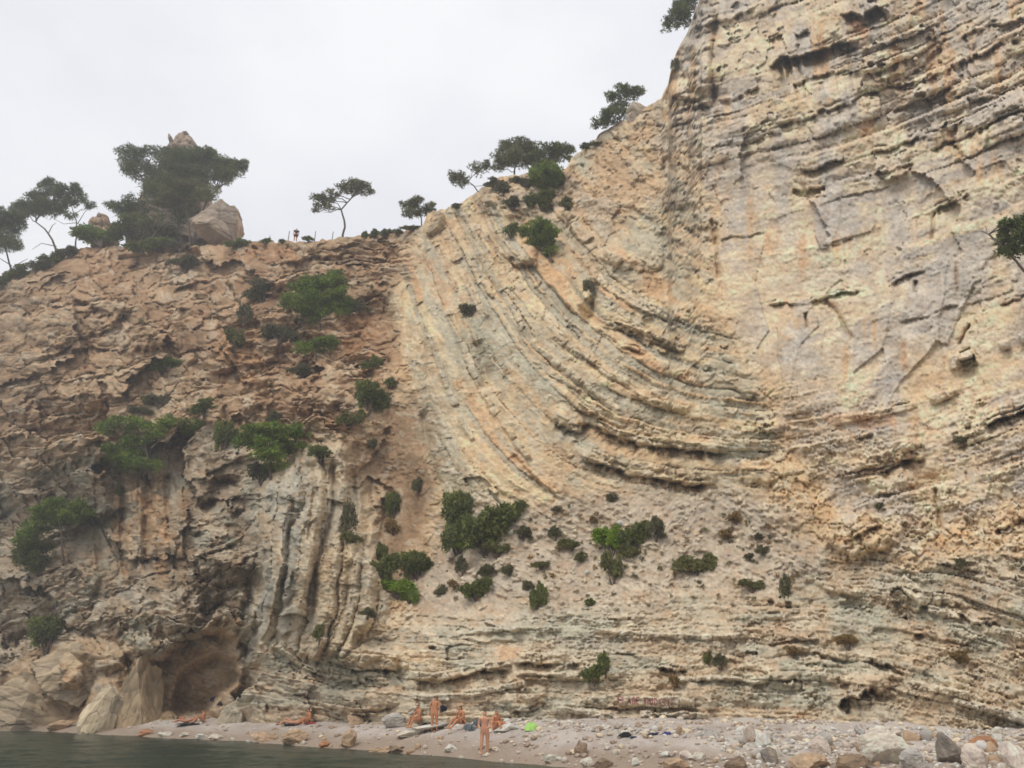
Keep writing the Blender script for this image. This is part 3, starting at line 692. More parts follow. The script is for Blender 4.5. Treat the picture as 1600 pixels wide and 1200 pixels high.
hollow([(1110, 118), (1120, 100), (1122, 150), (1112, 170)], 1.4, 6)
hollow([(540, 480), (610, 470), (620, 560), (560, 640), (530, 580)], 2.0, 30)

for p_ in [(1345, 655, 50, 12, (206, 146, 104)), (1338, 42, 14, 16, (184, 112, 66)), (1352, 205, 12, 16, (196, 128, 78)), (1254, 388, 6, 34, (196, 136, 88)), (1413, 548, 5, 22, (190, 120, 72)), (1302, 476, 10, 7, (196, 122, 74)), (1230, 495, 14, 40, (206, 164, 112)), (1494, 430, 5, 24, (186, 140, 100)),
    (1250, 165, 40, 14, (196, 158, 96)), (1225, 120, 20, 20, (186, 166, 124)), (870, 735, 24, 30, (206, 164, 118)), (950, 700, 34, 12, (208, 166, 120), .7, 22), (1092, 683, 16, 8, (206, 156, 114)), (690, 455, 12, 46, (204, 156, 112), .7, -28), (960, 670, 20, 10, (206, 166, 124)), (560, 510, 30, 40, (160, 104, 62)),
    (370, 560, 40, 40, (176, 124, 76)), (420, 395, 60, 10, (172, 118, 78)), (1370, 700, 30, 14, (170, 170, 156), .8, -20), (1085, 790, 70, 22, (176, 170, 156), .8), (690, 690, 28, 70, (172, 168, 146), .8), (665, 600, 18, 80, (174, 168, 144), .7), (1415, 935, 18, 14, (214, 198, 162), .8, 20), (1580, 915, 40, 14, (176, 170, 156), .7),
    (960, 965, 110, 18, (168, 166, 150), .6), (620, 1030, 60, 14, (206, 178, 132), .6), (640, 1030, 26, 22, (220, 200, 164), .7), (790, 1020, 20, 10, (216, 168, 122), .8), (15, 1112, 24, 12, (158, 92, 66), .8), (340, 985, 30, 16, (190, 148, 98), .7), (215, 985, 20, 24, (146, 156, 144), .8), (455, 780, 24, 50, (150, 154, 144), .7),
    (570, 920, 16, 40, (154, 158, 146), .7), (1030, 445, 26, 24, (184, 140, 94), .7), (880, 430, 26, 10, (210, 152, 94), .7), (1250, 1120, 12, 5, (186, 130, 84), .8), (1310, 390, 8, 5, (196, 150, 100), .6), (1260, 740, 50, 90, (218, 180, 128), .4), (1160, 480, 40, 120, (208, 174, 126), .4), (1300, 30, 20, 12, (190, 150, 104), .6),
    (700, 560, 14, 60, (168, 172, 154), .6), (870, 520, 40, 26, (172, 170, 154), .6, 40), (905, 690, 30, 10, (160, 168, 158), .7, 25), (930, 735, 50, 12, (170, 172, 160), .6, 15), (1320, 700, 40, 14, (174, 172, 158), .5), (1420, 640, 60, 10, (204, 182, 142), .5), (210, 1060, 26, 44, (196, 168, 124), .6), (110, 1060, 50, 20, (188, 160, 120), .6), (285, 1050, 60, 50, (182, 152, 110), .9),
    (1150, 280, 50, 60, (170, 164, 156), .55), (1300, 330, 40, 40, (178, 172, 164), .5), (1560, 60, 60, 40, (166, 160, 152), .5), (1420, 60, 50, 40, (176, 170, 162), .5), (1270, 170, 40, 20, (168, 166, 160), .5), (1510, 190, 20, 16, (182, 184, 182), .7)]:
    patch(*p_)

# grit: small broken stones and flakes, each with its own face and shade
_g1, _g2, _gr, _gx, _gy = worley((PX + 2 * wx) / 7.5, (PY + 2 * wy) / 5.5, 251)
_h1, _h2, _hr, _hx, _hy = worley((PX + 1.5 * wx) / 4.4, (PY + 1.5 * wy) / 3.4, 253)
GR = np.clip(.35 + .9 * fbm(PX / 40, PY / 32, 255, 3), .1, 1)
smooth_wall = sstep(1090, 1150, PX) * sstep(680, 580, PY)
fold_a = gsample(poly_mask([(660, 420), (760, 420), (900, 520), (1080, 560), (1190, 640), (1180, 770), (900, 790), (720, 765), (660, 600)], 60), PX, PY)
scree_a = gsample(poly_mask([(700, 800), (900, 790), (1180, 775), (1240, 915), (1000, 935), (800, 950), (700, 960), (640, 940)], 40), PX, PY)
GR = GR * (1 - .8 * smooth_wall) * (1 - .7 * MW) * (1 - .35 * sstep(640, 560, PX)) * (1 - .55 * fold_a) * (1 - .55 * scree_a)
D += GR * (.34 * (_gr - .5) - .3 * _gy * _gr - .1 * np.exp(-(_g2 - _g1) / .12)) + GR * .16 * (_hr - .5)
C *= (1 + .20 * (_gr - .5) * GR + .10 * (_hr - .5) + .10 * (_rid - .5))[..., None]
kk = (sstep(.66, .8, (_rid * .6 + _gr * .4)) * .5)[..., None] * (1 - .5 * smooth_wall[..., None])
C += (np.array([176, 170, 154], np.float32) - C) * kk
kk = (sstep(.36, .22, (_rid * .6 + _gr * .4)) * .26)[..., None]
C += (np.array([196, 152, 110], np.float32) * .97 - C) * kk * (1 - .4 * smooth_wall[..., None])
# fine crumbling over everything
D += .06 * fbm(PX / 5, PY / 4, 201, 3) + .03 * ridged(PX / 7, PY / 7, 205, 2)
lum = C @ np.array([.35, .45, .2], np.float32)
C = lum[..., None] + (C - lum[..., None]) * .80
C *= np.array([1.03, .995, .955], np.float32)
C *= (1 + .075 * fbm(PX / 4, PY / 4, 211, 3) + .05 * fbm(PX / 20, PY / 20, 213, 2))[..., None]
edge = sstep(0, 14, PY - skyy[None, :].astype(np.float32))
D *= (.35 + .65 * edge)
YS = YB - D
GAIN = 1.12
ALB = np.clip(lin(np.clip(C, 0, 255)) * GAIN, 0.02, .72).astype(np.float32)

vx, vy, vz = at_Y(PX, PY, YS)
# the ground behind the edge runs back and slightly down
back = []
for k_, (dy_, dz_) in enumerate([(0.6, .05), (2.0, .0), (5, -.3), (12, -1.2), (28, -4), (60, -12)]):
    nzb = .5 * fbm(vx[0] / 5, vx[0] * 0 + k_ * 3.7, 301, 3) * min(1, k_ * .5)
    back.append((vx[0] + .12 * dy_ * (vx[0] > 10), vy[0] + dy_, vz[0] + dz_ + nzb))
back = back[::-1]
AX = np.vstack([b[0][None] for b in back] + [vx]); AY = np.vstack([b[1][None] for b in back] + [vy]); AZ = np.vstack([b[2][None] for b in back] + [vz])
AC = np.concatenate([np.repeat(ALB[:1], len(back), 0), ALB], 0)
nr = AX.shape[0]
idx = np.arange(nr * NC, dtype=np.int32).reshape(nr, NC)
q = np.stack([idx[:-1, :-1], idx[1:, :-1], idx[1:, 1:], idx[:-1, 1:]], -1).reshape(-1, 4)
cliff_me = np_mesh('cliff', np.stack([AX, AY, AZ], -1), q, ROCK, True, AC.reshape(-1, 3))
cliff = tag(link('cliff', cliff_me), kind='structure')

def surf_Y(px, py):
    """distance of the rock at a point of the photograph"""
    j = int(np.clip(np.searchsorted(colpx, px), 0, NC - 1))
    i = int(np.clip(np.searchsorted(PY[:, j], py), 0, NR - 1))
    return float(YS[i, j])

def on_cliff(px, py, out_=0.0):
    Y = surf_Y(px, py) - out_
    x, y, z = at_Y(px, py, Y)
    return Vector((float(x), float(y), float(z)))

def px_m(p):
    """metres per pixel of the 1600 px photograph at a world point"""
    return (p.y * CP + (p.z - CAM_H) * SP) / FPX
# ====================================================================== SEA AND BEACH
SHORE = []
for (px_, py_) in [(0, 1140), (150, 1147), (260, 1153), (400, 1160), (540, 1171), (630, 1176), (720, 1186), (830, 1195), (870, 1200)]:
    a_, dy_, dz_ = ray(px_, py_)
    k_ = -CAM_H / dz_
    SHORE.append((float(a_ * k_), float(dy_ * k_)))
SHORE = [(-140, SHORE[0][1] + 12), (-75, SHORE[0][1] + 4)] + SHORE + [(6, 27.2), (12, 24.0), (22, 19.5), (60, 12)]
SHP = np.array(SHORE)

def beach_z(X, Y):
    d = Y - np.interp(X, SHP[:, 0], SHP[:, 1])              # metres inland, measured straight ahead
    d = d * (.72 + .0 * X) + .5 * fbm(X / 4.0, Y / 4.0, 401, 2)
    z = np.where(d < 0, d * .16, 1.95 * (1 - np.exp(-np.maximum(d, 0) / 5.2)))
    z = z + .06 * fbm(X / 1.7, Y / 1.7, 403, 3) * np.clip(d + .5, 0, 1) + .22 * sstep(8, 20, X) * sstep(0, 3, d) * fbm(X / 2.2, Y / 2.2, 405, 3)
    return z, d

bx = np.concatenate([np.linspace(-.95, -.75, 12, endpoint=False), np.linspace(-.75, .80, 520), np.linspace(.81, 1.0, 12)])
by = 13 * (108 / 13.0) ** np.linspace(0, 1, 300)
BX = bx[None, :] * by[:, None]; BY = np.repeat(by[:, None], len(bx), 1)
BZ, BD = beach_z(BX, BY)
BZ = BZ + .05 * fbm(BX * 2.2, BY * 2.2, 407, 3) * np.clip(BD, 0, 1)
qv = .5 + .5 * fbm(BX / 2.5, BY / 2.5, 411, 4) + .35 * fbm(BX * 3, BY * 1.5, 415, 2)
bc = ramp(qv.ravel(), [(.1, (168, 156, 146)), (.5, (184, 173, 163)), (.9, (198, 188, 178))])
wet = sstep(2.6, .6, BD + .8 * fbm(BX / 3, BY / 3, 413, 2)).ravel().astype(np.float32)
bc = mixc(bc, (150, 132, 114), wet * .8)
ix = np.arange(BX.size, dtype=np.int32).reshape(BX.shape)
q = np.stack([ix[:-1, :-1], ix[:-1, 1:], ix[1:, 1:], ix[1:, :-1]], -1).reshape(-1, 4)
SHINGLE = rock_material('shingle', 9.0, .6, .95, .2)
beach = tag(link('beach', np_mesh('beach', np.stack([BX, BY, BZ], -1), q, SHINGLE, True, np.clip(lin(bc) * 1.12, .02, .6))), kind='structure')

def beach_at(px, py):
    a_, dy_, dz_ = [float(v) for v in ray(px, py)]
    ys = np.linspace(13, 100, 1800)
    k = ys / dy_
    zz, _ = beach_z(a_ * k, ys)
    below = CAM_H + dz_ * k < zz
    Y = ys[int(np.argmax(below))] if below.any() else 60.0
    Y = min(Y, surf_Y(px, py))
    x = a_ * Y / dy_
    return Vector((x, Y, float(beach_z(np.array([x]), np.array([Y]))[0][0])))

# water: real ripples close to the boat, flat far out
wxs = np.linspace(-1.1, 1.0, 420); wys = 6 * (100 / 6.0) ** np.linspace(0, 1, 420)
WXX = wxs[None, :] * wys[:, None]; WYY = np.repeat(wys[:, None], len(wxs), 1)
WZ = .07 * fbm(WXX / 1.6, WYY / 1.1, 421, 3) + .03 * fbm(WXX / .5, WYY / .4, 423, 2) + .03 * np.sin(WYY * 1.1 + 1.2 * noise(WXX / 4, WYY / 4, 425))
WZ = WZ * sstep(-.5, -6, beach_z(WXX, WYY)[1]) * .8 + WZ * .25
ix = np.arange(WXX.size, dtype=np.int32).reshape(WXX.shape)
q = np.stack([ix[:-1, :-1], ix[:-1, 1:], ix[1:, 1:], ix[1:, :-1]], -1).reshape(-1, 4)
wv = np.stack([WXX, WYY, WZ], -1).reshape(-1, 3)
n0 = len(wv)
far = [(-900, -900, -.15), (900, -900, -.15), (900, 5.9, -.15), (-900, 5.9, -.15), (-900, 130, -.15), (-120, 130, -.15), (-6, 5.9, -.15), (900, 130, -.15), (120, 130, -.15), (6, 5.9, -.15)]
wv = np.vstack([wv, far])
q = np.vstack([q, [[n0, n0 + 1, n0 + 2, n0 + 3], [n0 + 3, n0 + 6, n0 + 5, n0 + 4], [n0 + 9, n0 + 2, n0 + 7, n0 + 8]]])
m, t, b = principled('sea_water')
b.inputs['Base Color'].default_value = (.030, .047, .033, 1)
b.inputs['Roughness'].default_value = .22
b.inputs['IOR'].default_value = 1.33
b.inputs['Specular IOR Level'].default_value = .2
co = t.nodes.new('ShaderNodeTexCoord')
n1 = t.nodes.new('ShaderNodeTexNoise'); n1.inputs['Scale'].default_value = 2.4; n1.inputs['Detail'].default_value = 5
t.links.new(co.outputs['Object'], n1.inputs['Vector'])
bp = t.nodes.new('ShaderNodeBump'); bp.inputs['Strength'].default_value = .8; bp.inputs['Distance'].default_value = .12
t.links.new(n1.outputs['Fac'], bp.inputs['Height']); t.links.new(bp.outputs['Normal'], b.inputs['Normal'])
sea = tag(link('sea', np_mesh('sea', wv, q, m)), kind='structure')
# sea floor, so that the sheet of ground goes on under the water
fl = [(-900, -900, -3.5), (900, -900, -3.5), (900, 160, -3.5), (-900, 160, -3.5)]
tag(link('seabed', np_mesh('seabed', fl, [[0, 1, 2, 3]], plain_material('seabed', (.12, .11, .08)))), kind='structure')
# ====================================================================== FREE-STANDING ROCKS
import bmesh

def rock_mesh(name, seed, tone, sub=3, flat=1.0, rough=0, mat=None, cuts=13):
    r = np.random.RandomState(seed)
    bm = bmesh.new()
    bmesh.ops.create_icosphere(bm, subdivisions=sub, radius=1.0)
    v = np.array([w.co[:] for w in bm.verts])
    f = np.array([[w.index for w in p.verts] for p in bm.faces])
    bm.free()
    for _ in range(cuts):
        n = r.randn(3); n[2] *= .8; n /= np.linalg.norm(n)
        d = r.uniform(.52, .82)
        over = np.maximum(v @ n - d, 0)
        v = v - over[:, None] * n
    k = fbm(v[:, 0] * 2.2 + seed, v[:, 1] * 2.2 + v[:, 2] * 1.7, seed, 3)
    k2 = fbm(v[:, 0] * 6 + seed, v[:, 2] * 6 + v[:, 1] * 3, seed + 1, 2)
    v = v * (1 + .12 * k + .04 * k2)[:, None]
    if rough:
        w1, w2, wr, wox, woy = worley(v[:, 0] * 2.2 + v[:, 1] * .9 + seed, v[:, 2] * 3.0 + v[:, 1] * .8, seed + 4)
        lay = np.floor(v[:, 2] * 7 + 1.2 * k + v[:, 0] * 1.3)
        lr = hsh(lay.astype(np.int32), np.zeros(len(v), np.int32), seed)
        k2 = k2 + rough * (1.2 * (wr - .5) - .9 * np.exp(-(w2 - w1) / .08) + 1.0 * (lr - .5) + .8 * fbm(v[:, 0] * 9, v[:, 2] * 9 + v[:, 1] * 4, seed + 8, 3))
        v = v * (1 + .05 * rough * (1.4 * (wr - .5) - 1.0 * np.exp(-(w2 - w1) / .1) + 1.2 * (lr - .5) + .7 * fbm(v[:, 0] * 9, v[:, 2] * 9 + v[:, 1] * 4, seed + 8, 3)))[:, None]
    v /= np.abs(v).max(0)
    base = np.array(tone, float); base = base.mean() * .98 + (base - base.mean()) * .72
    c = lin(np.clip(base * (1 + .12 * k + .1 * k2)[:, None] + np.array([3, 0, -4]) * k[:, None], 0, 255)) * 1.2
    return np_mesh(name, v, f, mat or STONE, sub < 3 or False, np.clip(c, .02, .7), 3)

TONES = {'cream': (208, 192, 168), 'tan': (186, 150, 112), 'grey': (172, 164, 152), 'brown': (146, 118, 90), 'pink': (204, 182, 162), 'rust': (176, 116, 74), 'pale': (216, 204, 184), 'dark': (136, 122, 106)}
_rk = {}
def get_rock(tone, var, sub=3):
    k_ = (tone, var, sub)
    if k_ not in _rk: _rk[k_] = rock_mesh('rock', hash_seed(tone) + var * 7 + sub, TONES[tone], sub, rough=.6 if sub > 3 else 0)
    return _rk[k_]
def hash_seed(s_): return sum(ord(ch) * (i + 3) for i, ch in enumerate(s_)) % 997

def ground_at(px, py):
    for k in range(0, 20):                      # the nearest open shingle at or below that spot
        p = beach_at(px, py + k)
        c_ = on_cliff(px, py + k)
        if p.y < c_.y - .25 or py < 1085: break
    return p if p.y < c_.y - .05 else on_cliff(px, py)

def place_rock(px, py, w, h, tone, label=None, group=None, var=0, sub=3, name='boulder', rz=None, cat='boulder'):
    """px,py: middle of the rock's foot; w,h its size in the photograph"""
    p = ground_at(px, py)
    s_ = px_m(p)
    o = link(name, get_rock(tone, var, sub))
    hh = h * s_ * 1.05
    o.scale = (w * s_ / 2, w * s_ / 2 * random.uniform(.7, 1.0), hh / 2 * 1.25)
    o.location = p + Vector((0, 0, hh / 2 * .56))
    o.rotation_euler = (random.uniform(-.15, .15), random.uniform(-.12, .12), random.uniform(-.5, .5) + (math.pi if random.random() < .5 else 0) if rz is None else rz)
    tag(o, label, cat, group)
    return o

ROCKS = [  # foot x, foot y, width, height, tone, what singles it out
    (1388, 1192, 78, 56, 'cream', 'largest cream boulder in the rubble below the right-hand cliff'),
    (1487, 1192, 50, 46, 'dark', 'dark grey pyramid-shaped boulder beside a rust-coloured slab'),
    (1534, 1170, 50, 20, 'rust', 'rust-coloured flat slab leaning behind pink boulders at lower right'),
    (1530, 1199, 50, 36, 'pink', 'pale pink rounded boulder in front of the rust-coloured slab'),
    (1584, 1200, 46, 38, 'pink', 'pale pink boulder cut by the right edge of the picture'),
    (1283, 1176, 36, 26, 'pink', 'pink wedge-shaped rock standing left of the largest cream boulder'),
    (1266, 1201, 62, 26, 'tan', 'broad tan boulder low in the rubble beside a dark brown one'),
    (1330, 1203, 62, 24, 'brown', 'dark brown low boulder in front of the largest cream boulder'),
    (1428, 1203, 44, 32, 'grey', 'pale grey block between the cream boulder and the dark pyramid rock'),
    (1241, 1156, 30, 13, 'pink', 'flat pinkish stone with a dark underside on the upper rubble'),
    (1204, 1190, 30, 22, 'dark', 'dark rounded boulder where the shingle meets the right-hand rubble'),
    (1345, 1150, 22, 14, 'grey', 'small grey block against the cliff foot above the cream boulder'),
    (1560, 1150, 26, 14, 'cream', 'cream block resting against the cliff foot far right'),
    (909, 1179, 24, 20, 'brown', 'brown upright rock on the shingle above two waterline stones'),
    (918, 1197, 26, 15, 'cream', 'cream waterline stone touching a brown one'),
    (943, 1199, 32, 17, 'brown', 'brown waterline stone touching a cream one'),
    (993, 1196, 17, 11, 'pale', 'small white stone alone at the water edge'),
    (1040, 1182, 17, 10, 'pale', 'small pale stone left of a close pair of stones on the shingle'),
    (1071, 1187, 26, 13, 'pink', 'left stone of a close pale pair on the shingle'),
    (1092, 1187, 26, 14, 'cream', 'right stone of a close pale pair on the shingle'),
    (1052, 1202, 46, 17, 'tan', 'wide tan boulder at the bottom edge below the pale pair'),
    (1152, 1202, 40, 20, 'brown', 'dark brown boulder with a sharp ridge at the bottom edge'),
    (860, 1191, 24, 12, 'cream', 'cream stone at the water edge right of the last standing bather'),
    (1062, 1148, 13, 16, 'tan', 'small orange-tan upright stone beside blue cloth'),
    (1106, 1151, 28, 12, 'grey', 'grey flat stone under the cliff right of the blue cloth'),
    (1171, 1155, 20, 24, 'pink', 'pinkish upright block at the cliff foot beside pale boulders'),
    (1192, 1168, 28, 22, 'pale', 'pale rounded boulder beside the pinkish upright block'),
    (558, 1124, 36, 13, 'tan', 'tan low rock on the shingle between sunbathers and the pale boulder'),
    (617, 1122, 46, 22, 'grey', 'pale grey boulder left of the seated bather at the cliff foot'),
    (462, 1161, 44, 23, 'tan', 'ochre peaked rock at the waterline below the sunbathing pair'),
    (546, 1167, 28, 27, 'tan', 'tall tan rock at the waterline beside a long slab'),
    (602, 1176, 60, 11, 'tan', 'long low tan slab lying along the waterline'),
    (618, 1177, 26, 13, 'brown', 'dark brown block at the right end of the long slab'),
    (703, 1174, 25, 11, 'pale', 'pale flat stone on the shingle left of the last standing bather'),
    (410, 1159, 42, 13, 'tan', 'ochre flat rock at the waterline left of the peaked ochre rock'),
    (507, 1167, 18, 9, 'rust', 'small rust-coloured stone at the waterline between two tan rocks'),
    (640, 1150, 50, 9, 'cream', 'low cream slab on the shingle below the pale grey boulder'),
    (678, 1139, 76, 9, 'pale', 'long whitish slab lying behind the standing bather'),
    (792, 1141, 46, 9, 'pale', 'whitish slab lying right of the seated bathers'),
    (228, 1148, 22, 9, 'rust', 'orange stone at the waterline below the cave'),
    (258, 1150, 26, 9, 'cream', 'cream flat stone next to the orange stone at the waterline'),
    (287, 1151, 16, 7, 'cream', 'smallest cream stone in the row below the two sunbathers by the cave'),
    (313, 1154, 22, 9, 'pale', 'whitish stone in the waterline row below the cave sunbathers'),
    (338, 1155, 26, 9, 'cream', 'rightmost cream stone of the waterline row below the cave'),
    (95, 1138, 40, 12, 'tan', 'tan flat rock on the shore at the far left'),
]
for i_, (x_, y_, w_, h_, t_, l_) in enumerate(ROCKS):
    place_rock(x_, y_, w_, h_, t_, l_, 'boulders along the beach', i_ % 5, 5 if w_ > 34 else 4)

# uncounted-looking small stones: each one a thing, all alike
rr = random.Random(12)
def scatter(n, x0, x1, yf, size, tones, label, group, bias=1.0, cliffside=False):
    for _ in range(n):
        x_ = x0 + (x1 - x0) * rr.random() ** bias
        y_ = yf(x_)
        w_ = size[0] * (size[1] / size[0]) ** (rr.random() ** 2)
        tn_ = rr.choice(tones)
        wd_ = 'orange-brown' if tn_ == 'rust' else 'whitish' if tn_ == 'pale' else tn_
        place_rock(x_, y_, w_, w_ * rr.uniform(.45, .8), tn_, wd_ + ' ' + label, wd_ + ' ' + group, rr.randrange(4), 2, 'stone', cat='stone')
scatter(140, 1150, 1600, lambda x: rr.uniform(1142 + (x - 1180) * .02, 1206), (6, 30), ['cream', 'pink', 'grey', 'tan', 'pale'], 'loose stone in the rubble below the right-hand cliff', 'loose stones in the right-hand rubble')
scatter(38, 640, 1200, lambda x: np.interp(x, [640, 830, 1200], [1180, 1196, 1204]) - rr.random() ** 2 * 30, (4, 13), ['cream', 'pale', 'tan', 'pink'], 'small stone on the shingle along the water edge', 'small stones along the water edge')
scatter(32, 330, 700, lambda x: np.interp(x, [330, 540, 700], [1158, 1172, 1184]) - rr.random() ** 2 * 16, (4, 14), ['cream', 'tan', 'tan', 'rust'], 'small waterline stone on the left half of the beach', 'small waterline stones on the left')
scatter(48, 700, 1200, lambda x: np.interp(x, [700, 800, 1000, 1200], [1128, 1138, 1150, 1160]) - rr.random() * 14, (4, 12), ['cream', 'grey', 'pale', 'tan'], 'small fallen stone along the cliff foot', 'small fallen stones along the cliff foot')
scatter(38, 690, 1250, lambda x: rr.uniform(800, 925), (4, 12), ['cream', 'tan', 'grey', 'pale'], 'small stone lying on the scree slope', 'small stones on the scree')

# pebbles
pv, pf, pc = [], [], []
bm = bmesh.new(); bmesh.ops.create_icosphere(bm, subdivisions=1, radius=1)
iv = np.array([w.co[:] for w in bm.verts]); jf = np.array([[w.index for w in p.verts] for p in bm.faces]); bm.free()
rs = np.random.RandomState(5)
n_ = 10500
by_ = 24 * (72 / 24.0) ** (rs.rand(n_) ** 1.2); bxx = by_ * rs.uniform(-.72, .74, n_)
bz_, bd_ = beach_z(bxx, by_)
ok = (bd_ > .4) & (bd_ < 14)
bxx, by_, bz_ = bxx[ok], by_[ok], bz_[ok]
for x_, y_, z_ in zip(bxx, by_, bz_):
    s_ = .035 * (6 ** (rs.rand() ** 2.2))
    pf.append(jf + len(pv) * len(iv))
    pv.append(iv * (s_ * np.array([1, .8 + .4 * rs.rand(), .55]) * rs.uniform(.8, 1.2, (len(iv), 1))) + [x_, y_, z_ + s_ * .2])
    c_ = lin(np.array([(196, 184, 170), (176, 160, 146), (206, 190, 164), (160, 140, 120)][rs.randint(4)], float) * rs.uniform(.9, 1.06)) * 1.15
    pc.append(np.repeat(c_[None], len(iv), 0))
tag(link('pebbles', np_mesh('pebbles', np.concatenate(pv), np.concatenate(pf), STONE, False, np.concatenate(pc), 3)), kind='stuff')

rv_, rf_, rc_ = [], [], []
nv2 = 0
for _ in range(1100):
    if rs.rand() < .7: x_, y_ = rs.uniform(1120, 1610), 1205 - 66 * rs.rand() ** .8
    else: x_, y_ = rs.uniform(640, 1130), 0; y_ = np.interp(x_, [640, 800, 1000, 1130], [1118, 1126, 1140, 1150]) + rs.uniform(-4, 8)
    p_ = ground_at(x_, y_)
    s_ = px_m(p_) * rs.uniform(1.5, 5.5)
    me_ = get_rock(['cream', 'pink', 'grey', 'pale'][rs.randint(4)], rs.randint(4), 1)
    if me_.name not in _rk: _rk[me_.name] = (np.array([w.co[:] for w in me_.vertices]), np.array([q_.vertices[:] for q_ in me_.polygons]), np.array([q_.color[:3] for q_ in me_.color_attributes['tint'].data]))
    a_, b2_, c2_ = _rk[me_.name]
    th = rs.rand() * 6.28
    R_ = np.array([[math.cos(th), -math.sin(th), 0], [math.sin(th), math.cos(th), 0], [0, 0, 1]])
    rv_.append((a_ * [1, .8, .6]) @ R_.T * s_ + np.array(p_) + [0, 0, s_ * .25]); rf_.append(b2_ + nv2); rc_.append(c2_); nv2 += len(a_)
tag(link('rubble', np_mesh('rubble', np.concatenate(rv_), np.concatenate(rf_), STONE, False, np.concatenate(rc_), 3)), kind='stuff')

# rocks on the skyline
def sky_rock(name, pts, Y, depth, tone, label, seed):
    """a standing rock with the given outline (pixels), real depth, and a rough faceted surface"""
    P = np.array(pts, float)
    cx_, cy_ = (P[:, 0].min() + P[:, 0].max()) / 2, P[:, 1].max()
    x0, y0, z0 = at_Y(cx_, cy_, Y)
    lx, _, lz = at_Y(P[:, 0], P[:, 1], Y)
    lx = lx - x0; lz = lz - z0
    top = lz.max()
    NZ, NA = 110, 130
    zs = np.linspace(0, 1, NZ)
    half = len(P) // 2
    iz = int(np.argmax(lz))
    lh = np.array(sorted(zip(lz[:iz + 1], lx[:iz + 1]))); rh = np.array(sorted(zip(lz[iz:], lx[iz:])))
    v = []
    for q_ in zs:
        z_ = q_ * top
        xl = np.interp(z_, lh[:, 0], lh[:, 1]); xr = np.interp(z_, rh[:, 0], rh[:, 1])
        c_, r_ = (xl + xr) / 2, (xr - xl) / 2
        for a_ in range(NA):
            th = 2 * math.pi * a_ / NA
            co_, si_ = math.cos(th), math.sin(th)
            pw = lambda t_: math.copysign(abs(t_) ** .75, t_)
            v.append((c_ + r_ * pw(co_), depth * (r_ / max(1e-3, abs(lx).max())) * pw(si_), z_))
    v = np.array(v)
    aa = np.tile(np.arange(NA) * 2 * math.pi / NA, NZ)
    n1_ = fbm(np.cos(aa) * 2 + seed, v[:, 2] * .7 + np.sin(aa) * 2, seed, 4) * .8
    f1_, f2_, rid_, _, _ = worley(np.cos(aa) * 1.6 + 5 + v[:, 2] * .2, v[:, 2] * .55 + np.sin(aa) * 1.6, seed)
    n1_ = n1_ * 1.2 + 1.3 * (rid_ - .5) + .8 * (hsh(np.floor(v[:, 2] * 1.6 + .5 * n1_).astype(np.int32), np.zeros(len(v), np.int32), seed) - .5) - .6 * np.exp(-(f2_ - f1_) / .08)
    v[:, 0] += n1_ * .35 * np.cos(aa); v[:, 1] += n1_ * .6 * np.sin(aa); v[:, 2] += .12 * n1_
    f = [(i * NA + a, i * NA + (a + 1) % NA, (i + 1) * NA + (a + 1) % NA, (i + 1) * NA + a) for i in range(NZ - 1) for a in range(NA)]
    v[-NA:, 0] = v[-NA:, 0] * .3 + v[-NA:, 0].mean() * .7; v[-NA:, 1] *= .3
    c_ = lin(np.clip(np.array(tone, float) * (1 + .14 * n1_)[:, None], 0, 255)) * 1.15
    o = link(name, np_mesh(name, v, f, ROCK, True, c_))
    o.location = (float(x0), float(Y), float(z0))
    return tag(o, label, 'rock')
sky_rock('rock_pinnacle', [(205, 392), (215, 340), (236, 290), (252, 268), (259, 250), (268, 234), (279, 218), (285, 212), (290, 206), (297, 213), (305, 224), (312, 240), (322, 275), (330, 320), (338, 392)], 97, 4.5, (150, 132, 116), 'tall twin-peaked rock pinnacle rising behind the dense skyline pines', 3)
sky_rock('rock_pinnacle', [(252, 300), (256, 250), (261, 226), (267, 212), (274, 222), (281, 250), (288, 300)], 96, 1.5, (152, 134, 118), 'short side spike leaning against the tall skyline pinnacle', 9)
def facet_rock(px, y0, y1, w, Y, tone, seed, label, tilt=0):
    x_, y_, z_ = [float(q_) for q_ in at_Y(px, (y0 + y1) / 2, Y)]
    s_ = px_m(Vector((x_, y_, z_)))
    o = link('skyline_boulder', rock_mesh('skyline_boulder', seed, tone, 6, rough=1.0, mat=ROCK, cuts=22))
    o.location = (x_, y_, z_ - .3); o.scale = (w * s_ / 2, w * s_ / 2 * .8, (y1 - y0) * s_ / 2 * 1.2); o.rotation_euler = (.1, tilt, .6)
    return tag(o, label, 'rock')
facet_rock(340, 316, 390, 82, 89, (160, 138, 116), 31, 'large brown faceted boulder at the right foot of the skyline pines', .25)
def worn_rock(px, y0, y1, w, Y, tone, seed, label, rot=(0, 0, 0), cuts=7, deep=.75):
    x_, y_, z_ = [float(q_) for q_ in at_Y(px, (y0 + y1) / 2, Y)]
    s_ = px_m(Vector((x_, y_, z_)))
    o = link('worn_rock', rock_mesh('worn_rock', seed, tone, 6, rough=.8, mat=ROCK, cuts=cuts))
    o.location = (x_, y_, z_); o.scale = (w * s_ / 2, w * s_ / 2 * deep, (y1 - y0) * s_ / 2); o.rotation_euler = rot
    return tag(o, label, 'rock', 'water-worn rocks by the cave')
worn_rock(50, 1044, 1190, 200, 72, (170, 146, 112), 41, 'broad rounded tan rock mass at the far left of the shore', (0, .22, .3), 14)
worn_rock(122, 1004, 1120, 150, 71.5, (168, 144, 110), 45, 'domed grey-tan rock above the broad rounded mass left of the cave', (0, -.15, .2), 14)
worn_rock(164, 1046, 1190, 70, 63.5, (186, 164, 128), 43, 'pale upright rock pillar standing at the left jamb of the cave', (0, .12, .5), 16)
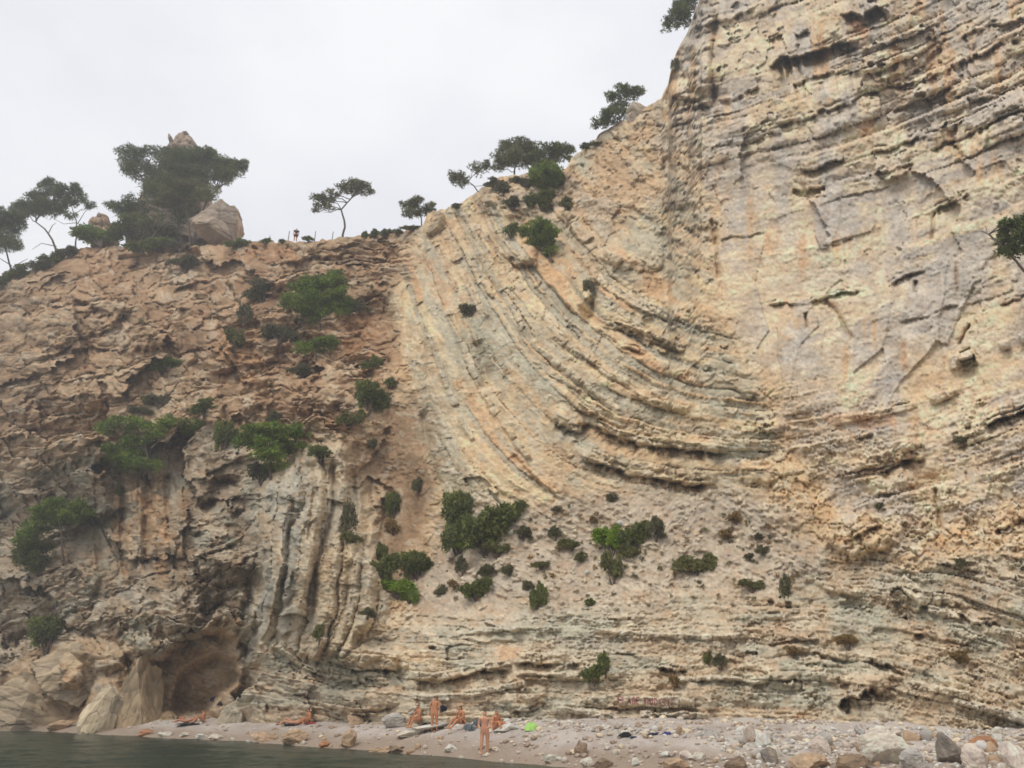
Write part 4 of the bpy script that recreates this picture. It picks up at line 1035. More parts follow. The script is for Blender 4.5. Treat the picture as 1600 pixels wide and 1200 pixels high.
worn_rock(216, 1030, 1190, 76, 64.5, (180, 152, 112), 44, 'tan rock column between the pale pillar and the cave hollow', (0, .05, .1), 16)
worn_rock(372, 1094, 1160, 62, 58.6, (176, 162, 134), 46, 'pale low rock outcrop with dark clothes on it right of the cave', (0, .25, .4), 9)

sky_rock('skyline_boulder', [(140, 384), (146, 355), (151, 342), (158, 334), (166, 337), (173, 350), (182, 384)], 96, 2.5, (160, 138, 114), 'pale upright rock seen between two groups of skyline pines', 6)
facet_rock(996, 158, 206, 52, 64.2, (190, 174, 154), 33, 'pale boulder perched on the ridge beside a windblown pine', .5)
facet_rock(685, 331, 382, 46, 71.0, (184, 156, 116), 34, 'ochre block on the ridge corner right of the small round pine', .3)
# ====================================================================== PLANTS
LEAF, lt, lb = principled('needles_and_leaves')
at_ = lt.nodes.new('ShaderNodeAttribute'); at_.attribute_name = 'tint'
lt.links.new(at_.outputs['Color'], lb.inputs['Base Color'])
lb.inputs['Roughness'].default_value = .65
lb.inputs['Specular IOR Level'].default_value = .25
tr = lt.nodes.new('ShaderNodeBsdfTranslucent'); lt.links.new(at_.outputs['Color'], tr.inputs['Color'])
mxs = lt.nodes.new('ShaderNodeMixShader'); mxs.inputs[0].default_value = .22
lo = [n for n in lt.nodes if n.type == 'OUTPUT_MATERIAL'][0]
lt.links.new(lb.outputs[0], mxs.inputs[1]); lt.links.new(tr.outputs[0], mxs.inputs[2]); lt.links.new(mxs.outputs[0], lo.inputs['Surface'])
BARK = plain_material('bark', (.13, .10, .08), .9, .35, 12, .15)
DEADWOOD = plain_material('dead_wood', (.34, .31, .28), .9, .25, 12, .15)

GREENS = {'pine': [(.052, .066, .030), (.040, .054, .026), (.070, .086, .036), (.034, .044, .024)],
          'greypine': [(.082, .090, .060), (.066, .076, .052), (.100, .104, .070)],
          'freshpine': [(.085, .125, .030), (.070, .105, .028), (.105, .145, .034), (.05, .075, .026)],
          'dark': [(.034, .042, .018), (.044, .054, .020), (.027, .034, .016), (.056, .064, .024)],
          'bright': [(.110, .180, .018), (.090, .150, .018), (.135, .205, .024), (.07, .115, .018)],
          'olive': [(.085, .090, .040), (.070, .076, .036), (.105, .105, .052)],
          'dry': [(.150, .105, .055), (.120, .082, .046), (.180, .130, .074)],
          'dull': [(.055, .056, .040), (.072, .070, .048), (.044, .044, .034)]}

for k_, m_ in (('pine', 2.8), ('greypine', 2.3), ('freshpine', 2.5), ('dark', 4.0), ('bright', 1.7), ('olive', 2.1), ('dry', 1.9), ('dull', 2.9)):
    GREENS[k_] = [(c[0] * m_ * 1.06, c[1] * m_, c[2] * m_ * .72) for c in GREENS[k_]]

def leaf_cloud(clumps, n, leaf, width, tints, rs, up=.35, k=5):
    """clumps: (centre, radii). n tufts in all, each k thin leaves fanned out of one point"""
    cen = np.array([c for c, _ in clumps], float); rad = np.array([r for _, r in clumps], float)
    wgt = (rad[:, 0] * rad[:, 2]) ** .9; wgt /= wgt.sum()
    which = rs.choice(len(clumps), n, p=wgt)
    d = rs.randn(n, 3); d /= np.linalg.norm(d, axis=1)[:, None]
    flip = (d[:, 2] < 0) & (rs.rand(n) < up); d[flip, 2] *= -1
    r = rs.rand(n) ** .45 * rs.uniform(.85, 1.25, n)
    p = cen[which] + d * rad[which] * r[:, None]
    base = np.repeat(p, k, 0); dd = np.repeat(d, k, 0)
    m = len(base)
    ax = rs.randn(m, 3) * .85 + dd * .9 + np.array([0, 0, .1]); ax /= np.linalg.norm(ax, axis=1)[:, None]
    sdv = np.cross(ax, rs.randn(m, 3)); sdv /= np.linalg.norm(sdv, axis=1)[:, None] + 1e-9
    L = leaf * rs.uniform(.6, 1.3, m)[:, None]; w = width * rs.uniform(.7, 1.3, m)[:, None]
    a = base + sdv * w + ax * L * .25; b = base - sdv * w + ax * L * .25; c = base + ax * L; e = base
    v = np.stack([e, a, c, b], 1).reshape(-1, 3)
    f = np.arange(4 * m).reshape(-1, 4)
    tn = np.array(tints)
    ctone = tn[rs.randint(len(tn), size=len(clumps))] * rs.uniform(.8, 1.2, (len(clumps), 1))
    t = ctone[which] * .55 + tn[rs.randint(len(tn), size=n)] * .45
    t = np.repeat(t * rs.uniform(.75, 1.25, (n, 1)), k * 4, 0)
    return v, f, t

def split_lobe(c, r, rs, n=7, f=.5):
    out_ = [(c, [q * .62 for q in r])]
    for _ in range(n):
        d = rs.randn(3); d[2] = d[2] * .7 + .25; d /= np.linalg.norm(d)
        rr_ = f * rs.uniform(.6, 1.1)
        out_.append(([c[i] + d[i] * r[i] * rs.uniform(.55, .9) for i in range(3)], [q * rr_ for q in r]))
    return out_

def tube(pts, radii, sides=7):
    P = [Vector(p) for p in pts]
    v, f = [], []
    for i, p in enumerate(P):
        d = (P[min(i + 1, len(P) - 1)] - P[max(i - 1, 0)]).normalized()
        a = d.cross(Vector((.3, 1, .2))).normalized(); b = d.cross(a)
        for s_ in range(sides):
            th = 2 * math.pi * s_ / sides
            v.append(p + (a * math.cos(th) + b * math.sin(th)) * radii[i])
    for i in range(len(P) - 1):
        for s_ in range(sides):
            f.append((i * sides + s_, i * sides + (s_ + 1) % sides, (i + 1) * sides + (s_ + 1) % sides, (i + 1) * sides + s_))
    return [tuple(q_) for q_ in v], f

def bend(a, b, rs, k=5, wob=.08):
    a = np.array(a); b = np.array(b); L = np.linalg.norm(b - a)
    o = []
    for i in range(k + 1):
        t_ = i / k
        o.append(a + (b - a) * t_ + rs.randn(3) * L * wob * math.sin(math.pi * t_) + np.array([0, 0, .06 * L * math.sin(math.pi * t_)]))
    return o

def tree(label, trunk, lobes, Y, kind, seed, tr=.16, group=None, dens=1.0, branches=(), dead=(), name='pine_tree', leaf=.34, trunk2=None):
    """trunk: pixels from foot to top; lobes: (px, py, half width, half height) of the foliage masses"""
    rs = np.random.RandomState(seed)
    x0, y0, z0 = [float(q_) for q_ in at_Y(trunk[0][0], trunk[0][1], Y)]
    O = np.array([x0, y0, z0])
    s_ = px_m(Vector((x0, y0, z0)))
    W_ = lambda px, py, dy=0: np.array([float(q_) for q_ in at_Y(px, py, Y + dy)]) - O
    root = bpy.data.objects.new(name, None); COL.objects.link(root)
    root.location = (x0, y0, z0); root.empty_display_size = .5
    tag(root, label, 'tree', group)
    tp = [W_(*p) for p in trunk]
    tp[0] = tp[0] - np.array([0, 0, .5])
    fine = []
    for i in range(len(tp) - 1):
        for t_ in (0, .5):
            fine.append(tp[i] + (tp[i + 1] - tp[i]) * t_ + rs.randn(3) * .03)
    fine.append(tp[-1])
    rad = np.linspace(tr, tr * .45, len(fine)); rad[0] *= 1.3
    v, f = tube(fine, rad)
    link('trunk', np_mesh('trunk', v, f, BARK), root)
    clumps, cents = [], []
    for (px, py, hw, hh) in lobes:
        dy = rs.uniform(-.5, .5) * hw * s_
        c = W_(px, py, dy)
        r = [hw * s_ * 1.1, hw * s_ * .9, hh * s_ * 1.25]
        cents.append((c, r))
        clumps += [(q_, w_) for q_, w_ in split_lobe(c, r, rs, 11 if hw > 14 else 7, .42)[1:]] + [(c, [q_ * .5 for q_ in r])]
    for c, r in cents:                                   # a limb into every mass of foliage
        st = fine[int(len(fine) * rs.uniform(.55, .95))]
        st = min(fine[len(fine) // 3:], key=lambda q_: np.linalg.norm(q_ - c) + .6 * abs(q_[2] - c[2] + .4))
        pts = bend(st, c + np.array([0, 0, r[2] * .1]), rs)
        v, f = tube(pts, np.linspace(tr * .45, tr * .12, len(pts)), 6)
        lv, lf = list(v), list(f)
        for _ in range(5):
            q_ = pts[rs.randint(2, len(pts))]
            e = c + rs.randn(3) * np.array(r) * .55
            v2, f2 = tube(bend(q_, e, rs, 3), np.linspace(tr * .16, tr * .05, 4), 4)
            lf += [tuple(i + len(lv) for i in ff) for ff in f2]; lv += v2
        link('limb', np_mesh('limb', lv, lf, BARK), root)
    for br in list(branches) + list(dead):
        pts = [W_(*p) for p in br]
        v, f = tube(pts, np.linspace(tr * .5, tr * .15, len(pts)), 6)
        link('bare_branch', np_mesh('bare_branch', v, f, DEADWOOD if br in dead else BARK), root)
    area = sum(hw * hh for _, _, hw, hh in lobes) * s_ * s_
    n = int(np.clip(area * 330 * dens, 320, 8000))
    v, f, t = leaf_cloud(clumps, n, leaf * 1.15, .042, GREENS[kind], rs)
    link('crown', np_mesh('crown', v, f, LEAF, False, t), root)
    return root

G_SKY = 'pines along the skyline'
tree('dark windswept pine cut by the left edge of the picture', [(22, 425), (10, 395), (2, 375)], [(-8, 350, 26, 20), (14, 352, 24, 18), (6, 378, 26, 14), (-18, 375, 20, 16), (28, 338, 16, 10)], 94, 'pine', 1, .14, G_SKY, branches=[[(18, 415), (0, 404), (-14, 400)], [(20, 418), (36, 408), (44, 404)]])
tree('pine with an arching crown leaning left over the far left skyline', [(92, 396), (82, 375), (70, 358), (56, 347)], [(80, 296, 20, 15), (100, 305, 16, 14), (62, 315, 22, 14), (48, 330, 24, 13), (80, 325, 24, 14), (30, 330, 14, 10)], 95, 'pine', 2, .17, G_SKY, dens=.95, dead=[[(88, 385), (65, 380), (50, 390)], [(75, 366), (82, 352), (88, 348)]])
tree('slender open-crowned pine right of the arching pine', [(118, 392), (121, 360), (119, 345), (112, 322)], [(122, 298, 14, 10), (128, 312, 10, 9), (106, 318, 12, 10), (142, 322, 9, 5), (112, 338, 10, 5)], 95.5, 'pine', 3, .12, G_SKY, dens=.8, branches=[[(119, 348), (100, 350), (84, 342)], [(121, 350), (132, 332), (142, 322)]])
tree('rounded dark pine on the left side of the dense skyline clump', [(235, 385), (232, 340), (225, 290)], [(200, 246, 22, 16), (222, 256, 26, 20), (240, 238, 18, 12), (208, 272, 20, 14), (235, 290, 30, 26), (222, 325, 30, 28), (195, 332, 22, 14), (250, 330, 30, 34), (178, 325, 14, 10)], 93.5, 'pine', 4, .24, G_SKY, dens=1.5)
tree('tallest pine in the middle of the dense skyline clump', [(283, 385), (280, 330), (282, 280)], [(296, 250, 26, 14), (268, 264, 26, 20), (312, 244, 22, 14), (275, 246, 22, 12), (310, 258, 28, 18), (275, 330, 34, 26), (238, 352, 26, 18), (290, 285, 36, 22), (262, 300, 34, 26), (300, 252, 22, 12)], 92.5, 'pine', 5, .24, G_SKY, dens=1.4)
tree('pine spreading its crown to the right above the brown boulder', [(302, 385), (312, 340), (326, 308), (340, 296)], [(330, 256, 30, 14), (356, 262, 26, 12), (372, 256, 14, 10), (338, 275, 26, 12), (318, 240, 16, 8), (382, 264, 7, 5), (300, 275, 26, 14)], 91.5, 'pine', 6, .2, G_SKY, dens=1.1, branches=[[(326, 308), (346, 290), (370, 272)], [(328, 300), (328, 288), (330, 280)]])
tree('low spreading pine in front of the dense skyline clump', [(298, 386), (296, 355), (290, 325)], [(270, 308, 26, 11), (296, 298, 26, 12), (322, 304, 20, 9), (254, 318, 12, 7)], 90.5, 'olive', 7, .15, G_SKY, dens=1.0, dead=[[(234, 376), (246, 358), (268, 350)], [(300, 372), (306, 345), (318, 322)]])
tree('lone umbrella pine with a crooked trunk standing on the bare ridge', [(535, 374), (538, 355), (538, 343), (533, 328), (543, 317), (551, 306)], [(548, 293, 22, 8), (568, 297, 17, 6), (536, 297, 14, 7), (580, 301, 8, 4), (508, 313, 14, 8), (520, 303, 12, 5), (497, 324, 12, 6), (512, 322, 10, 5), (494, 310, 9, 4), (492, 331, 6, 3)], 79.5, 'greypine', 8, .15, G_SKY, dens=.95, branches=[[(533, 328), (528, 318), (512, 314)], [(546, 312), (560, 302), (572, 298)]], leaf=.3)
tree('small round-topped pine leaning at the ridge corner', [(659, 356), (659, 342), (655, 332)], [(636, 322, 14, 9), (652, 316, 14, 7), (668, 324, 12, 8), (645, 332, 14, 7), (660, 330, 12, 6)], 74, 'greypine', 9, .1, G_SKY, dens=1.0, leaf=.28)
tree('sparse grey pine leaning out left below the ridge shrubs', [(752, 300), (740, 290), (732, 284)], [(716, 279, 15, 10), (708, 274, 9, 7), (748, 264, 16, 7), (760, 258, 9, 5), (722, 288, 9, 4)], 71, 'greypine', 10, .09, G_SKY, dens=.85, branches=[[(758, 290), (742, 291), (726, 285)]], leaf=.28)
tree('silvery green pine on the middle of the sloping ridge', [(806, 285), (804, 268), (806, 255)], [(804, 234, 24, 14), (824, 228, 15, 9), (788, 250, 18, 15), (810, 252, 24, 14), (780, 262, 12, 10)], 71, 'greypine', 11, .14, G_SKY, dens=1.1, leaf=.3)
tree('darker flat-topped pine next to the silvery ridge pine', [(852, 280), (856, 262), (862, 252)], [(854, 240, 26, 11), (880, 236, 17, 9), (836, 252, 16, 12), (866, 234, 16, 7), (886, 246, 9, 7), (845, 262, 16, 9)], 70.5, 'pine', 12, .14, G_SKY, dens=1.1, leaf=.3)
tree('light green bushy pine rooted just below the ridge', [(858, 312), (856, 296), (856, 284)], [(850, 270, 22, 12), (870, 276, 18, 13), (836, 280, 12, 10), (862, 290, 22, 10), (856, 262, 12, 6)], 68, 'freshpine', 13, .12, 'pines growing on the cliff', dens=1.2, leaf=.28)
tree('two-tiered windblown pine hanging left of the pale ridge boulder', [(975, 200), (968, 186), (966, 172)], [(970, 148, 20, 9), (990, 150, 17, 8), (956, 152, 10, 7), (938, 190, 14, 8), (955, 182, 16, 10), (968, 168, 14, 9), (978, 180, 12, 7), (948, 176, 8, 5)], 65, 'pine', 14, .12, G_SKY, dens=1.15, leaf=.28)
tree('highest pine overhanging the sky from the right-hand cliff top', [(1098, 18), (1086, 18), (1074, 22)], [(1078, 6, 20, 14), (1062, 22, 16, 12), (1050, 36, 12, 8), (1041, 44, 8, 5), (1072, 30, 12, 9), (1090, -8, 16, 12)], 61, 'pine', 15, .12, G_SKY, dens=1.15, leaf=.28)
tree('green pine with a bare grey leader sticking out at the right edge', [(1640, 450), (1600, 422), (1575, 396), (1545, 366)], [(1585, 352, 18, 12), (1596, 372, 24, 20), (1572, 376, 14, 12), (1565, 396, 9, 7), (1612, 350, 20, 18), (1590, 392, 16, 10)], 34.5, 'pine', 16, .09, 'pines growing on the cliff', dens=2.2, dead=[[(1545, 366), (1534, 361), (1517, 363)], [(1560, 380), (1548, 372), (1538, 374)], [(1543, 365), (1541, 357), (1540, 354)]], leaf=.2)
def cpine(label, lobes, kind, seed, foot, dens=1.2, dead=(), out_=1.6, tr=.13):
    Y = min(surf_Y(foot[0], foot[1]), min(surf_Y(a, b) for a, b, _, _ in lobes) + 1.5) - .3
    cx_, cy_ = sum(l[0] for l in lobes) / len(lobes), sum(l[1] for l in lobes) / len(lobes)
    return tree(label, [foot, ((foot[0] * .6 + cx_ * .4), (foot[1] * .6 + cy_ * .4)), (cx_, cy_)], lobes, Y, kind, seed, tr, 'pines growing on the cliff', dens, dead=dead, leaf=.26)
cpine('broad green pine on the upper left slope below the ridge walker', [(512, 440, 26, 16), (530, 460, 22, 14), (478, 452, 26, 14), (462, 474, 22, 14), (500, 474, 30, 18), (535, 482, 18, 14), (488, 492, 24, 12), (520, 428, 14, 9)], 'freshpine', 21, (500, 512), 1.4)
cpine('flat yellow-green pine tucked below the broad green pine', [(490, 542, 24, 9), (512, 536, 18, 8), (475, 548, 14, 6)], 'freshpine', 22, (495, 556), 1.3, tr=.08)
cpine('long drooping pine with dead grey twigs on the left cliff', [(178, 668, 22, 12), (210, 664, 22, 11), (238, 676, 24, 13), (175, 708, 22, 13), (205, 700, 26, 18), (222, 726, 24, 14), (272, 668, 24, 14), (300, 662, 20, 10), (160, 715, 12, 9), (195, 720, 20, 12), (322, 668, 14, 8)], 'freshpine', 23, (236, 742), 1.1, dead=[[(222, 690), (230, 674), (240, 664)], [(240, 686), (256, 668), (264, 660)], [(236, 700), (250, 688), (262, 680)], [(228, 704), (226, 690), (224, 680)]])
cpine('dome-shaped pine with a bright top above the upright rock ribs', [(400, 678, 26, 12), (432, 676, 28, 12), (462, 678, 20, 10), (410, 698, 30, 14), (445, 700, 28, 14), (420, 718, 30, 12), (380, 690, 14, 10)], 'freshpine', 24, (424, 745), 1.4)
cpine('layered bright green pine clinging to the lower left cliff', [(65, 800, 18, 8), (95, 792, 26, 10), (130, 790, 22, 10), (152, 786, 16, 9), (110, 808, 26, 10), (75, 818, 24, 10), (50, 830, 22, 11), (140, 802, 16, 7), (36, 842, 16, 10), (84, 806, 20, 9)], 'freshpine', 25, (100, 868), 1.3)
cpine('dark drooping pine below the layered bright one at far left', [(40, 856, 22, 14), (56, 866, 20, 14), (28, 874, 14, 16), (44, 882, 18, 12), (68, 852, 16, 10)], 'dark', 26, (60, 892), 1.3)
cpine('vivid green young pine high in the middle of the ridge face', [(838, 354, 18, 10), (852, 362, 18, 12), (840, 374, 18, 12), (858, 378, 16, 12), (824, 362, 12, 9), (862, 392, 12, 8)], 'freshpine', 27, (862, 402), 1.5, tr=.09)

# ---- bushes: a few shapes, copied with their parts
_bush = {}
def bush_proto(kind, var, hi):
    k_ = (kind, var, hi)
    if k_ not in _bush:
        rs = np.random.RandomState(700 + var * 17 + hash_seed(kind) + hi)
        cl = []
        for _ in range(7):
            c = [rs.uniform(-.55, .55), rs.uniform(-.45, .45), rs.uniform(.2, .75)]
            r = rs.uniform(.32, .5)
            cl += split_lobe(c, [r, r, r * .9], rs, 5, .5)
        n, L, w = (1500, .15, .028) if hi else (420, .24, .05)
        if kind in ('dry', 'dull'): n = int(n * .8)
        v, f, t = leaf_cloud(cl, n, L, w, GREENS[kind], rs)
        v /= np.array([1.0, 1.0, 1.0])
        fm = np_mesh('foliage', v, f, LEAF, False, t)
        sv, sf = [], []
        for _ in range(5):
            v2, f2 = tube(bend([0, 0, -.35], [rs.uniform(-.5, .5), rs.uniform(-.4, .4), rs.uniform(.3, .7)], rs, 3), np.linspace(.05, .015, 4), 5)
            sf += [tuple(i + len(sv) for i in ff) for ff in f2]; sv += v2
        _bush[k_] = (fm, np_mesh('stem', sv, sf, BARK))
    return _bush[k_]

def bush(x, y, hw, hh, kind, label, group=None, var=None, name='bush', sink=.25, cat='bush'):
    """x,y middle of the bush in the photograph; hw,hh half sizes"""
    global _bv
    _bv = (_bv + 1) % 4
    foot = on_cliff(x, y + hh * .9)
    mid = on_cliff(x, y)
    Y = min(foot.y, mid.y)
    a, b_, c = at_Y(x, y + hh, Y)
    s_ = px_m(Vector((float(a), float(b_), float(c))))
    hi = hw > 13
    fm, sm = bush_proto(kind, _bv if var is None else var, hi)
    e = bpy.data.objects.new(name, None); COL.objects.link(e)
    e.empty_display_size = .3
    e.location = (float(a), float(b_) - .15, float(c))
    e.scale = (hw * s_ * 1.3, max(.4, min(hw, hh * 1.3) * s_), hh * s_ * 1.62)
    e.location.z += hh * s_ * (.12 if hw > 9 else -.25)
    e.rotation_euler = (0, 0, 0)
    link('foliage', fm, e)
    if hw > 7: link('stem', sm, e)
    return tag(e, label, cat, group)
_bv = 0
GS, GW, GL, GT = 'bushes on the scree slope', 'bushes in the brown gully', 'bushes on the left cliff', 'low shrubs along the cliff top'
